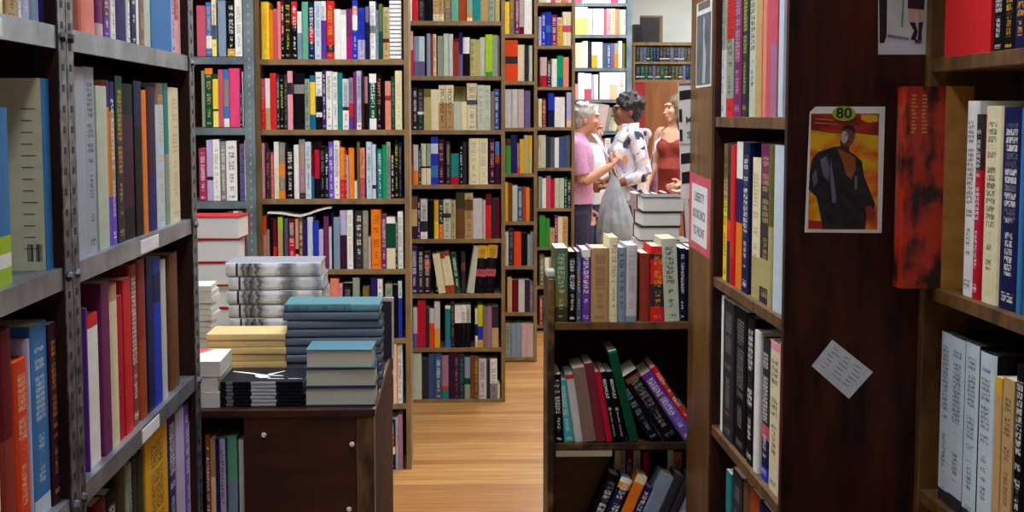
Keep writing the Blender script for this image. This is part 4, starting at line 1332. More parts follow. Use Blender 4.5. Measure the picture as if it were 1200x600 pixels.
# ------------------------------------------------------------------ lying books
def lie(x0, x1, Yf, zb, th, d, bands, label, group, face='spine', yaw=0.0, name='book', cat='book', area=900, **kw):
    Lh = x1 - x0
    C = Matrix.Translation((0, 0, th)) @ Matrix.Rotation(math.pi / 2, 4, 'Y')
    if face == 'pages':
        C = Matrix.Translation((Lh, d, 0)) @ Matrix.Rotation(math.pi, 4, 'Z') @ C
    elif face == 'head':       # spine to the left, top page edges to the camera; here d is the length away from the camera
        Lh_ = Lh
        C = Matrix.Translation((0, d, 0)) @ Matrix.Rotation(-math.pi / 2, 4, 'Z') @ C
    Y_ = Matrix.Translation((Lh / 2, d / 2, 0)) @ Matrix.Rotation(R(yaw), 4, 'Z') @ Matrix.Translation((-Lh / 2, -d / 2, 0))
    M = Matrix.Translation((x0, Yf, zb)) @ Y_ @ C
    if face == 'head':
        return put_book(M, th - .0004, d, Lh, bands, label, group, area, True, name, cat, **kw)
    return put_book(M, th - .0014, Lh, d, bands, label, group, area, True, name, cat, **kw)


# ------------------------------------------------------------------ display table at the left
TY0, TY1 = 3.50, 4.56
TZ = zat(478.5, 3.51, 350)
tx1 = PY(438, 480, TY0).x
tx0 = -1.0
xq = PY(286, 540, TY0).x
xs = PY(417, 540, TY0).x
t = empty('display_table', ((tx0 + tx1) / 2, TY0, 0), 'dark red-brown display table stacked with books beside the left shelving', 'table')
part('tabletop', t, [((tx0, TY0 - .006, TZ - .02), (tx1 + .003, TY1, TZ))], MAT['table_wood'], .003)
part('front_panel', t, [((xq, TY0 + .002, .08), (xs, TY0 + .02, TZ - .02))], MAT['table_wood'])
part('corner_post', t, [((xs + .0005, TY0, 0), (tx1, TY0 + .06, TZ - .02))], noisy('worn_brown_post', (62, 34, 24), (122, 90, 58), 16, .5, (2, 2, .6), 5, .15), .003)
part('side_panel', t, [((tx1 - .018, TY0 + .06, .02), (tx1 - .002, TY1, TZ - .02))], noisy('scuffed_red_brown', (40, 18, 18), (92, 44, 36), 26, .7, (1, 1, .5), 5, spec=.1))
part('side_panel', t, [((tx0, TY0 + .02, .02), (tx0 + .018, TY1, TZ - .02))], MAT['table_wood'])
part('back_panel', t, [((tx0 + .018, TY1 - .015, .02), (tx1 - .018, TY1, TZ - .02))], MAT['table_wood'])
part('shelf', t, [((tx0 + .018, TY0 + .004, .48), (xq - .0005, TY0 + .30, .50))], MAT['table_wood'])
part('partition', t, [((xq, TY0 + .02, .08), (xq + .018, TY0 + .34, TZ - .02))], MAT['table_wood'])
part('cubby_back', t, [((tx0 + .018, TY0 + .302, .3), (xq - .0005, TY0 + .31, TZ - .02))], MAT['case_back'])
part('bottom_panel', t, [((tx0 + .018, TY0 + .022, .08), (tx1 - .018, TY1 - .015, .10))], MAT['table_wood'])
for px_, py_ in ((309, 510), (412.5, 521), (409, 597)):
    p = PY(px_, py_, TY0)
    m = MB(); m.mat(MAT['white'])
    m.tube([(p.x - t.location.x, 0.003, p.z), (p.x - t.location.x, -.006, p.z)], [.007, .004], 12)
    m.obj('screw_cap', t)
row([(230, 490, 5.456, '90,112 rust|.3|brick;124,135 kraft|.3|peach;148,135 indigo;186,138 lavender;196,140 black;262,118 seagreen|.35|greyblue;272,140 charcoal;308,140 lightgrey')], .50, 'shelf under the display table',
    'books under the display table', start=60, depth=.2, max_h=.34, plane='Y', at=TY0 + .012, near=True, recess=(0, .006))

# stacks on the table ------------------------------------------------
def k_at(Y):
    return Y / F


# six wide white books, pages out, red cover edges
Yw = 4.335
tw = (412 - 246) / 6.15 * k_at(Yw)
xa, xb = PY(215, 330, Yw).x, PY(280, 330, Yw).x
gname = 'thick white-paged books stacked at the back of the table'
for k in range(6):
    lie(xa + .004 * (k % 2), xb + (.006, -.004, .002, -.004, 0, .006)[k], Yw + .004 * (k % 3), TZ + k * tw, tw, .17, [(PAL['crimson'], 1)],
        'thick white-paged book with red edges, %s of the stack beside left shelving' % ('lowest', 'second from bottom', 'third from bottom', 'third from top', 'second from top', 'topmost')[k], gname,
        'pages', yaw=(1, -2, 1.5, -1, 2, -3)[k], cover=(186, 40, 50), pages=(246, 246, 246), area=1300, hard=True)
# small white paperbacks in front of them
Yw2 = 4.10
tw2 = .0185
xa, xb = PY(205, 360, Yw2).x, PY(248, 360, Yw2).x
zb_ = TZ
for k in range(14):
    lie(xa, xb + (.0, -.004, .003)[k % 3], Yw2, TZ + k * tw2 * .9, tw2 * .9, .13, [(PAL['lightgrey'], 1)],
        'small white paperback, %s in the low pile beside the dark post' % ('number %d from the bottom' % (k + 1) if k else 'lowest'), 'small white paperbacks beside the dark post', 'pages', yaw=(0, 2, -2)[k % 3], cover=(232, 232, 236), hard=False, area=350 if k > 3 else 20)
# black-and-white photo books
photo = None


def photo_wrap(o, w, h, k):
    """greyscale photograph wrapping the spine, printed on the jacket"""
    m = MB()
    m.mat(PHOTO)
    prof = [(0.0004, .008), (w * .05, .002), (w * .25, -.0006), (w * .5, -.0009), (w * .75, -.0006), (w * .95, .002), (w - .0004, .008)]
    n = len(prof)
    i = 0
    zs = [.004, h - .004]
    m.v = [(x, y, z) for z in zs for x, y in prof]
    for q in range(n - 1):
        m.face((q, q + 1, n + q + 1, n + q))
    m.obj('photo_jacket', o)
    m = MB(); m.mat(MAT['black'])
    m.v = [(x, y - .0006, z) for z in (.028, .034) for x, y in prof]
    for q in range(n - 1):
        m.face((q, q + 1, n + q + 1, n + q))
    m.obj('black_band', o)


def photo_material():
    m, nt, b = new_mat('greyscale_photo')
    tc = N(nt, 'ShaderNodeTexCoord')
    no = N(nt, 'ShaderNodeTexNoise'); no.inputs['Scale'].default_value = 42; no.inputs['Detail'].default_value = 4
    nt.links.new(tc.outputs['Object'], no.inputs['Vector'])
    sp = N(nt, 'ShaderNodeSeparateXYZ')
    nt.links.new(tc.outputs['Object'], sp.inputs[0])
    f = math_n(nt, 'MULTIPLY', sp.outputs[2], 1 / .264)
    f = math_n(nt, 'ADD', f, math_n(nt, 'MULTIPLY_ADD', no.outputs['Fac'], .16, -.08))
    rp = N(nt, 'ShaderNodeValToRGB')
    for p_, v_ in ((.02, 214), (.09, 236), (.14, 200), (.18, 84), (.22, 150), (.255, 52), (.29, 170), (.325, 60), (.36, 190), (.41, 240), (.52, 246), (.57, 150), (.64, 112), (.70, 176), (.78, 232), (.86, 214), (.93, 150), (.99, 196)):
        el = rp.color_ramp.elements.new(p_); el.color = (*lin((v_, v_ + 2, min(255, v_ + 8))), 1)
    rp.color_ramp.elements.remove(rp.color_ramp.elements[0])
    nt.links.new(f, rp.inputs[0])
    nt.links.new(rp.outputs[0], b.inputs['Base Color'])
    b.inputs['Roughness'].default_value = .25
    return m


PHOTO = photo_material()
Yb = 4.0
nb_ = 8
tb = (zat(308, Yb, 320) - TZ) / nb_
xa, xb = PY(267, 350, Yb).x, PY(378.5, 350, Yb).x
for k in range(nb_):
    dx = (.0, .002, -.001, .003, .001, -.002, .001, -.006)[k]
    lie(xa + dx, xb + dx, Yb + (.002, 0, .004, .001, .003, 0, .002, .001)[k], TZ + k * tb, tb, .19, [((216, 218, 224), 1)],
        'shrink-wrapped book with black-and-white photo jacket, %s of its stack' % ('lowest', 'second from bottom', 'third from bottom', 'fourth from bottom', 'fourth from top', 'third from top', 'second from top', 'topmost')[k],
        'black-and-white photo books on the display table', 'spine', yaw=(0, .5, -.5, .8, 0, -.6, .4, .6)[k], cover=(150, 154, 166), area=1600 if k > 2 else 30, hard=True, seed=.4,
        extra=(lambda o, w=tb, h=xb - xa, k=k: photo_wrap(o, w - .0004, h, k)))
# cream paperbacks
Yc = 3.765
nc_ = 8
tc_ = (zat(391.5, Yc, 290) - TZ) / nc_
xa, xb = PY(242, 400, Yc).x, PY(334, 400, Yc).x
for k in range(nc_):
    dx = (.0, .003, -.002, .002, 0, .003, -.001, .0)[k]
    lie(xa + dx, xb + dx, Yc + (.003, 0, .004, .001, .003, 0, .002, 0)[k], TZ + k * tc_, tc_, .15, [((240, 205, 140), 1)],
        'cream-yellow paperback, %s of the pile behind the dark magazines' % ('lowest', 'second from bottom', 'third from bottom', 'fourth from bottom', 'fourth from top', 'third from top', 'second from top', 'topmost')[k],
        'cream paperbacks on the display table', 'spine', yaw=(0, .5, -.5, .8, 0, -.6, .4, .2)[k], cover=(236, 206, 150), area=730 if k > 3 else 25, hard=False, seed=.2, pages=(210, 180, 120))
# slate hardbacks
Ys = 3.765
ns_ = 10
ts = (zat(356.5, Ys, 390) - TZ) / ns_
for k in range(ns_):
    dx = (.0, .003, -.002, .002, .001, .001, .004, .004, -.004, -.001)[k]
    xa, xb = PY(334, 400, Ys).x + dx, PY(446, 400, Ys).x + dx
    pos = ('lowest', 'second from bottom', 'third from bottom', 'fourth from bottom', 'fifth from bottom', 'fifth from top', 'fourth from top', 'third from top', 'second from top', 'topmost')[k]
    lie(xa, xb, Ys + (.003, 0, .004, .001, .003, 0, .002, .003, 0, .002)[k], TZ + k * ts, ts, .155, [((108, 118, 134), 1)] if k < 9 else [((104, 156, 164), .3), ((84, 120, 140), .7)],
        'slate grey hardback, %s of the tall dark stack on the display table' % pos, 'slate hardbacks on the display table', 'spine', yaw=(0, .6, -.8, .5, 0, -1.0, .4, 1.2, -.5, .3)[k], cover=(44, 52, 72) if k < 9 else (92, 140, 150),
        area=1250, hard=True, seed=.1 * k, ink=PAL['greyblue'] if k == 9 else None)
# three pale-paged books with slate covers
Y3_ = 3.53
hz = (zat(410, Y3_, 400) - TZ) / 3
for k in range(3):
    xa, xb = PY((357, 357, 359)[k], 450, Y3_).x, PY((440, 440, 437)[k], 450, Y3_).x
    lie(xa, xb, Y3_ + (0, .004, .002)[k], TZ + k * hz, hz, .15, [((60, 74, 92), 1)], 'slate-covered book with pale page edges outward, %s of three at the table corner' % ('lowest', 'middle', 'topmost')[k],
        'pale-paged books at the table corner', 'pages', yaw=(0, .8, -1.2)[k], cover=((58, 68, 92), (58, 68, 92), (86, 132, 150))[k], pages=(214, 220, 210), area=1700, hard=True, seed=.3)
# dark magazines
Yz = 3.53
nz_ = 7
tz_ = (zat(447.5, Yz, 300) - TZ) / nz_


def zine_cover(o, w, h, d):
    m = MB(); m.mat(MAT['white'])
    def blade(pts):
        i = len(m.v)
        m.v += [(-.0006, y, z) for y, z in pts]
        m.face([i + q for q in range(len(pts))])
    for pts in ([(d * .80, h * .05), (d * .66, h * .30), (d * .5, h * .50), (d * .44, h * .72), (d * .40, h * .72), (d * .44, h * .46), (d * .6, h * .27), (d * .74, h * .05)],
                [(d * .52, h * .36), (d * .42, h * .52), (d * .28, h * .58), (d * .26, h * .45), (d * .36, h * .38)],
                [(d * .55, h * .5), (d * .78, h * .68), (d * .8, h * .72), (d * .5, h * .56)],
                [(d * .24, h * .55), (d * .22, h * .75), (d * .19, h * .75), (d * .20, h * .55)], [(d * .22, h * .8), (d * .21, h * .98), (d * .19, h * .98), (d * .19, h * .8)]):
        blade(pts)
    m.obj('cover_drawing', o)


for k in range(nz_):
    xa, xb = PY(258, 460, Yz).x, PY(355, 460, Yz).x
    dx = (.0, .002, -.001, .002, 0, .001, 0)[k]
    lab = 'dark %s with white spine bars, %s of the table front pile' % ('magazine', ('lowest', 'second from bottom', 'third from bottom', 'middle', 'third from top', 'second from top', 'topmost')[k])
    if k == 6:
        lab = 'dark magazine with white line drawing on cover, topmost of the pile at table front'
    L_ = xb - xa
    lie(xa + dx, xb + dx, Yz, TZ + k * tz_, tz_, .19, [((24, 24, 32), .24), ((24, 24, 32), .09), ((190, 194, 200), .30), ((24, 24, 32), .22), ((120, 124, 132), .08), ((24, 24, 32), .07)], lab,
        'dark magazines on the display table', 'spine', name='magazine', cat='magazine', cover=(38, 38, 46), hard=False, pages=(220, 222, 224), seed=.6,
        extra=(lambda o, w=tz_, h=L_: zine_cover(o, w, h, .19)) if k == 6 else None)
# two fat white books with a red and white cover at the left front corner
Yr = 3.52


def red_shape(o, w, h, d):
    m = MB(); m.mat(plain('cover_red', (232, 70, 74)))
    i = len(m.v)
    m.v += [(-.0006, y, z) for y, z in ((d * .05, h * .98), (d * .5, h * .98), (d * .62, h * .8), (d * .30, h * .62), (d * .05, h * .40), (d * .02, h * .7))]
    m.face([i + q for q in range(6)])
    m.obj('red_cover_shape', o)


tr = (zat(424, Yr, 250) - TZ) / 3
for k in range(3):
    xa, xb = PY(205, 460, Yr).x, PY(256, 460, Yr).x
    lie(xa, xb + (.002, 0, .004)[k], Yr + (.0, .003, .001)[k], TZ + k * tr, tr, .2, [((240, 236, 236), 1)],
        ('white thick paperback, lowest of three at the left front corner of table', 'white thick paperback, middle of three at the left front corner of table', 'white thick paperback with red cover shape, on top at left front table corner')[k],
        'fat white paperbacks at the table corner', 'pages', yaw=(0, -1, 1)[k], cover=(240, 238, 238), hard=False, pages=(228, 228, 226), area=650, extra=(lambda o, w=tr, h=xb - xa: red_shape(o, w, h, .2)) if k == 2 else None)
# dark display board behind the stacks
Yd = 4.235
xa, xb = PY(381, 400, Yd).x, PY(461.5, 400, Yd).x
zt_ = zat(349, Yd, 420)
d_ = empty('display_board', ((xa + xb) / 2, Yd, TZ), 'dark navy display board with pale edges standing behind the slate stack', 'display board')
part('board', d_, [((xa, Yd, TZ), (xb - .006, Yd + .02, zt_ - .012))], plain('navy_board', (26, 22, 48), .5))
part('right_edge', d_, [((xb - .006, Yd - .002, TZ), (xb, Yd + .022, zt_))], plain('pale_edge', (190, 184, 186)))['label'] = 'pale right edge'
part('top_edge', d_, [((xa, Yd - .002, zt_ - .012), (xb - .006, Yd + .022, zt_))], noisy('worn_top_edge', (150, 150, 160), (200, 170, 180), 40, .5))['label'] = 'worn grey top edge'

# ------------------------------------------------------------------ display table behind the low bookcase
VY0, VY1 = 4.40, 5.7
VZ = 1.02
v = empty('display_table', (.85, VY0, 0), 'display table behind the low dark bookcase carrying a white-paged stack', 'table')
part('tabletop', v, [((.47, VY0, VZ - .03), (1.25, VY1, VZ))], MAT['panel_edge'], .003)
for sx in (.50, 1.16):
    for sy in (VY0 + .03, VY1 - .09):
        part('leg', v, [((sx, sy, 0), (sx + .06, sy + .06, VZ - .03))], MAT['panel_edge'], .003)
part('apron', v, [((.50, VY0 + .03, VZ - .13), (1.22, VY0 + .05, VZ - .03))], MAT['panel_edge'])
Yk = 4.46
edges = [358, 336, 317, 300, 283, 266, 249, 231]
for k in range(7):
    z0, z1 = zat(edges[k], Yk, 780) if k else VZ, zat(edges[k + 1], Yk, 780)
    xa, xb = PY((748, 752, 750, 750, 750, 752, 754)[k], 260, Yk).x, PY((812, 806, 810, 812, 798, 798, 803)[k], 260, Yk).x
    lie(xa, xb, Yk + (.0, .004, .002, .0, .004, .002, .003)[k], z0, z1 - z0, .19, [((70, 76, 80), 1)],
        'white-paged hardback with dark cover edges, %s of the stack behind low bookcase' % ('lowest', 'second from bottom', 'third from bottom', 'middle', 'third from top', 'second from top', 'topmost')[k],
        'white-paged hardbacks behind the low bookcase', 'pages', yaw=(0, 1, -1, 2, -1, 1, -1.5)[k], cover=((236, 236, 236) if k == 3 else (64, 66, 70)), pages=(246, 247, 244), area=1000, hard=True)
row([(755, 100, 4.283, '40,545,-8 pinkgrey;60,545,-10 black;85,535,-14 crimson;100,530,-16 maroon;118,520,-18 white;134,515,-18 yellow;150,515,-18 black;172,520,-18 white;188,520,-16 black;206,520,-12 rose;226,510,-6 salmon;250,515,-4 white')],
    VZ, 'table behind the white-paged stack', 'books standing behind the white-paged stack', start=10, depth=.17, max_h=.31, plane='Y', at=5.25, near=False)
# ------------------------------------------------------------------ people
def remeshed(mb, name, parent, voxel, mat, smooth_it=3, colour=None):
    """fuse the overlapping shapes of mb into one continuous surface"""
    me = mb.mesh(name + '_raw')
    tmp = bpy.data.objects.new(name + '_raw', me)
    COL.objects.link(tmp)
    md = tmp.modifiers.new('r', 'REMESH')
    md.mode = 'VOXEL'
    md.voxel_size = voxel
    sm = tmp.modifiers.new('s', 'SMOOTH')
    sm.iterations = smooth_it
    sm.factor = 0.5
    dg = bpy.context.evaluated_depsgraph_get()
    dg.update()
    out = bpy.data.meshes.new_from_object(tmp.evaluated_get(dg))
    bpy.data.objects.remove(tmp)
    out.name = name
    out.materials.clear()
    out.materials.append(mat)
    out.polygons.foreach_set('use_smooth', [True] * len(out.polygons))
    if colour:
        at = out.attributes.new('Col', 'FLOAT_COLOR', 'POINT')
        vals = []
        for v in out.vertices:
            vals += [*colour(v.co), 1.0]
        at.data.foreach_set('color', vals)
    o = bpy.data.objects.new(name, out)
    COL.objects.link(o)
    if parent:
        o.parent = parent
    return o


def attr_mat(name, rough=.5):
    m, nt, b = new_mat(name)
    a = N(nt, 'ShaderNodeAttribute', attribute_name='Col')
    no = N(nt, 'ShaderNodeTexNoise'); no.inputs['Scale'].default_value = 60
    tc = N(nt, 'ShaderNodeTexCoord')
    nt.links.new(tc.outputs['Object'], no.inputs['Vector'])
    hs = N(nt, 'ShaderNodeHueSaturation')
    nt.links.new(a.outputs['Color'], hs.inputs['Color'])
    nt.links.new(math_n(nt, 'MULTIPLY_ADD', no.outputs['Fac'], .2, .9), hs.inputs['Value'])
    nt.links.new(hs.outputs[0], b.inputs['Base Color'])
    b.inputs['Roughness'].default_value = rough
    return m


SKIN = attr_mat('skin')


def lerp(a, b, t):
    return Vector(a) * (1 - t) + Vector(b) * t


def ering(c, rx, ry, n=18, tilt=None):
    return [Vector((c[0] + rx * math.cos(2 * math.pi * k / n), c[1] + ry * math.sin(2 * math.pi * k / n), c[2])) for k in range(n)]


def person(loc, facing, H, label, skin, hair_fn, hair_c, top, bottom, arms, head_turn=0.0, female=False, shoe=(50, 45, 45), glasses=False, belly=0.0, fwd=0.0):
    """figure facing local -y; arms: {'L': (elbow, wrist, finger direction, curl), 'R': ...} in local coordinates for H = 1.7"""
    k = H / 1.7
    sk = lin(skin)
    root_M = Matrix.Translation(loc) @ Matrix.Rotation(facing, 4, 'Z')
    HC = Vector((0, -.018 - fwd, 1.575)) * k        # head centre
    HT = Matrix.Translation(HC) @ Matrix.Rotation(head_turn, 4, 'Z')
    b = MB(); b.mat(SKIN)
    sw = (.165 if female else .185) * k
    # trunk
    hipw = (.165 if female else .152) * k
    wst = (.125 if female else .145) * k
    chest = (.155 if female else .172) * k
    trunk = [(.80, hipw * .80, .10 * k, .012), (.88, hipw, .118 * k, .014), (.96, hipw * .97, .115 * k, .008), (1.08, wst, .098 * k + belly * .5, -.004 - belly * .5), (1.20, chest * .93, .108 * k, -.004), (1.30, chest, .115 * k, .0),
             (1.38, chest * .98, .095 * k, .006), (1.425, chest * .62, .068 * k, .010), (1.455, .062 * k, .058 * k, .012)]
    b.loft([ering((0, y * k, z * k), rx, ry) for z, rx, ry, y in trunk])
    b.tube([Vector((0, .014, 1.41)) * k, Vector((0, .004 - fwd * .5, 1.48)) * k, Vector((0, -.006 - fwd, 1.53)) * k], [.060 * k, .053 * k, .055 * k], 14)
    if female:
        for s in (-1, 1):
            b.ball(Vector((s * .075, -.088, 1.265)) * k, (.062 * k, .055 * k, .062 * k))
    # legs
    for s in (-1, 1):
        b.tube([Vector((s * .075, .012, .86)) * k, Vector((s * .090, .0, .70)) * k, Vector((s * .090, -.008, .50)) * k, Vector((s * .090, .008, .42)) * k, Vector((s * .09, .026, .30)) * k, Vector((s * .09, .03, .10)) * k, Vector((s * .09, .03, .05)) * k],
               [.078 * k, .076 * k, .056 * k, .052 * k, .056 * k, .036 * k, .038 * k], 14)
        b.tube([Vector((s * .09, .055, .035)) * k, Vector((s * .092, -.04, .040)) * k, Vector((s * .097, -.13, .022)) * k, Vector((s * .10, -.175, .018)) * k], [(.034 * k, .034 * k), (.038 * k, .036 * k), (.042 * k, .020 * k), (.030 * k, .014 * k)], 12)
    # arms and hands
    arm_pts = {}
    for nm, s in (('R', -1), ('L', 1)):
        sh = Vector((s * sw / k, .012, 1.375)) * k
        el, wr, fd, curl = arms[nm]
        el, wr, fd = Vector(el) * k, Vector(wr) * k, Vector(fd).normalized()
        arm_pts[nm] = (sh, el, wr)
        b.ball(sh - Vector((s * .012 * k, 0, .0)), (.056 * k, .056 * k, .056 * k))
        b.tube([sh, lerp(sh, el, .45), el], [.050 * k, .047 * k, .037 * k], 14)
        b.tube([el, lerp(el, wr, .3), wr], [.038 * k, .040 * k, .026 * k], 14)
        # palm and five fingers
        side = Vector((0, 0, 1)) if abs(fd.z) < .8 else Vector((0, -1, 0))
        nrm = fd.cross(side).normalized()
        side = nrm.cross(fd).normalized()
        pal = wr + fd * .088 * k
        b.tube([wr, wr + fd * .03 * k, pal], [(.024 * k, .022 * k), (.034 * k if abs(fd.z) < .8 else .034 * k, .018 * k), (.036 * k, .015 * k)], 12)
        for q, (off, ln) in enumerate(((-.030, .062), (-.010, .074), (.010, .080), (.030, .072))):
            p0 = pal + side * off * k - fd * .012 * k
            p1 = p0 + (fd * math.cos(curl * .5) + nrm * s * math.sin(curl * .5)) * ln * .48 * k
            p2 = p1 + (fd * math.cos(curl * 1.2) + nrm * s * math.sin(curl * 1.2)) * ln * .34 * k
            p3 = p2 + (fd * math.cos(curl * 1.8) + nrm * s * math.sin(curl * 1.8)) * ln * .26 * k
            b.tube([p0, p1, p2, p3], [.0105 * k, .0098 * k, .009 * k, .0075 * k], 8)
        t0 = wr + fd * .03 * k + side * .022 * k
        t1 = t0 + (fd * .6 + side * .8).normalized() * .040 * k
        t2 = t1 + (fd * .92 + side * .3 + nrm * s * .3).normalized() * .032 * k
        b.tube([t0, t1, t2], [.014 * k, .012 * k, .009 * k], 8)
    # head: skull, face mask, jaw, nose, brow, ears
    hm = MB()
    hm.ball((0, .012, .028), (.074, .094, .088), 20, 14)
    hm.ball((0, -.030, -.022), (.060, .062, .075), 18, 12)
    hm.ball((0, -.052, -.082), (.034, .034, .030), 14, 10)
    hm.ball((0, -.005, -.05), (.056, .06, .055), 14, 10)
    hm.tube([(0, -.086, .020), (0, -.100, -.010), (0, -.112, -.030), (0, -.092, -.040)], [.008, .011, .015, .010], 8)
    hm.tube([(-.044, -.072, .032), (-.02, -.092, .036), (.02, -.092, .036), (.044, -.072, .032)], [.010, .011, .011, .010], 8)
    for s in (-1, 1):
        hm.ball((s * .040, -.068, -.020), (.022, .02, .02), 10, 8)
        hm.ball((s * .074, .018, -.008), (.010, .020, .032), 10, 8)
        hm.tube([(s * .026, -.087, -.064), (0, -.094, -.062), (0, -.094, -.0615)], [.005, .007, .007], 8)
    hm.tube([(-.020, -.086, -.070), (0, -.090, -.072), (.020, -.086, -.070)], [.005, .007, .005], 8)
    for f_, in ((0,),):
        i = len(b.v)
        b.v += [tuple(HT @ (Vector(p) * k)) for p in hm.v]
        for fc in hm.f:
            b.face([i + q for q in fc])
    HI = HT.inverted()
    lipc, white, iris, brow = lin((176, 92, 88)), lin((232, 228, 224)), lin((42, 30, 24)), tuple(c * .55 for c in lin(hair_c))
    if sum(skin) < 330:
        lipc = lin((120, 62, 58))

    def colour(co):
        p = (HI @ co) / k
        if p.y < -.045 and abs(p.x) < .07 and -.12 < p.z < .09:
            if abs(p.z + .066) < .0085 and abs(p.x) < .024:
                return lipc
            for s in (-1, 1):
                dx, dz = p.x - s * .030, p.z - .012
                if dx * dx / .0145 ** 2 + dz * dz / .0065 ** 2 < 1:
                    return iris if abs(dx + .002) < .007 else white
                if abs(dx) < .021 and abs(dz - .022 + abs(dx) * .12) < .005:
                    return brow
        return sk
    body = remeshed(b, 'person', None, .0075 * k, SKIN, 2, colour)
    body.matrix_world = root_M
    tag(body, label, 'person')
    # hair
    h = MB()
    hair_fn(h)
    h.v = [tuple(HT @ (Vector(p) * k)) for p in h.v]
    hm_ = noisy('hair_' + label.split()[1] + str(hair_c[0]), tuple(max(0, c - 26) for c in hair_c), tuple(min(255, c + 26) for c in hair_c), 60, .55, (1, 1, .5), 4)
    ho = remeshed(h, 'hair', body, .007 * k, hm_, 1)
    if glasses:
        gm = MB(); gm.mat(MAT['black'])
        for s in (-1, 1):
            gm.tube([Vector(p) * k for p in ell3(s * .032, -.100, .010, .024, .018)], .0022 * k, 6)
            gm.tube([Vector(p) * k for p in ((s * .056, -.094, .014), (s * .074, -.04, .014), (s * .076, .02, .012))], .0022 * k, 6)
        gm.tube([Vector(p) * k for p in ((-.008, -.104, .012), (.008, -.104, .012))], .0022 * k, 6)
        gm.v = [tuple(HT @ Vector(p)) for p in gm.v]
        gm.obj('glasses', body, smooth=True)
    # clothes
    c = MB()
    mat_t, sleeve, z_low, neck, straps = top
    if straps:       # strappy bodice
        rings = [(z_low, hipw * 1.16, .155 * k, .010), (.88, hipw * 1.08, .128 * k, .014), (.98, hipw * 1.03, .126 * k, .006), (1.08, wst * 1.10 + .01, .11 * k + belly * .55, -.004 - belly * .55), (1.17, chest * .98, .118 * k, -.006), (1.255, chest * 1.05, .124 * k, -.002), (1.30, chest * 1.04, .122 * k, .002)]
        if z_low < .6:
            rings = [(z_low, hipw * 1.5, .22 * k, .012)] + rings[1:]
        c.loft([ering((0, y * k, z * k), rx, ry) for z, rx, ry, y in rings])
        for s in (-1, 1):
            c.ball(Vector((s * .075, -.088, 1.262)) * k, (.070 * k, .062 * k, .068 * k))
            c.tube([Vector(p) * k for p in ((s * .085, -.125, 1.30), (s * .098, -.085, 1.40), (s * .098, .01, 1.437), (s * .09, .09, 1.36), (s * .08, .115, 1.28))], .010 * k, 8)
    else:
        rings = [(z_low, hipw * 1.18, .142 * k, .012), (.92, hipw * 1.16, .138 * k, .012), (1.00, hipw * 1.06 + .004, .128 * k + belly * .5, .006 - belly * .3), (1.10, wst * 1.14, .116 * k + belly, -.004 - belly), (1.20, chest * 1.02, .122 * k + belly * .3, -.004), (1.30, chest * 1.07, .128 * k, .0),
                 (1.38, chest * 1.06, .108 * k, .006), (1.428, chest * .68, .080 * k, .010), (neck, .074 * k, .070 * k, .010)]
        c.loft([ering((0, y * k, z * k), rx, ry) for z, rx, ry, y in rings])
        if female:
            for s in (-1, 1):
                c.ball(Vector((s * .075, -.088, 1.262)) * k, (.068 * k, .062 * k, .068 * k))
        for nm in ('R', 'L'):
            sh, el, wr = arm_pts[nm]
            c.ball(sh, .066 * k)
            if sleeve <= 1:
                e2 = lerp(sh, el, sleeve)
                c.tube([sh, lerp(sh, e2, .5), e2], [.064 * k, .063 * k, .060 * k], 14)
            else:
                c.tube([sh, lerp(sh, el, .5), el], [.064 * k, .060 * k, .052 * k], 14)
                c.tube([el, lerp(el, wr, (sleeve - 1))], [.052 * k, .046 * k], 14)
        # collar
        c.tube([Vector((.070 * math.cos(a_), .010 + .066 * math.sin(a_), neck + .004 + .006 * math.sin(a_))) * k for a_ in [2 * math.pi * q / 16 for q in range(17)]], .013 * k, 8)
    remeshed(c, 'dress' if straps and z_low < .6 else 'shirt', body, .010 * k, mat_t, 3)
    if bottom:
        mb_ = MB()
        mb_.loft([ering((0, y * k, z * k), rx, ry) for z, rx, ry, y in ((.74, hipw * .96, .115 * k, .012), (.88, hipw * 1.06, .128 * k, .014), (.98, hipw * 1.02, .122 * k, .008), (1.02, hipw * .98, .118 * k, .004))])
        for s in (-1, 1):
            mb_.tube([Vector((s * .085, .012, .86)) * k, Vector((s * .092, .0, .70)) * k, Vector((s * .091, -.004, .48)) * k, Vector((s * .091, .02, .28)) * k, Vector((s * .091, .026, .07)) * k],
                     [.104 * k, .092 * k, .072 * k, .068 * k, .062 * k], 14)
        remeshed(mb_, 'trousers', body, .010 * k, bottom, 3)
    sh_ = MB()
    for s in (-1, 1):
        sh_.tube([Vector((s * .09, .075, .040)) * k, Vector((s * .092, -.03, .046)) * k, Vector((s * .097, -.13, .034)) * k, Vector((s * .10, -.195, .028)) * k], [(.040 * k, .038 * k), (.046 * k, .044 * k), (.050 * k, .033 * k), (.036 * k, .025 * k)], 12)
        sh_.tube([Vector((s * .09, .03, .05)) * k, Vector((s * .09, .03, .10)) * k], [.044 * k, .042 * k], 12)
    remeshed(sh_, 'shoes', body, .009 * k, plain('shoe_%d' % shoe[0], shoe), 2)
    return body


def ell3(cx, y, cz, rx, rz, n=14):
    return [(cx + rx * math.cos(2 * math.pi * q / n), y + .25 * (cx + rx * math.cos(2 * math.pi * q / n)) ** 2 * 4, cz + rz * math.sin(2 * math.pi * q / n)) for q in range(n + 1)]


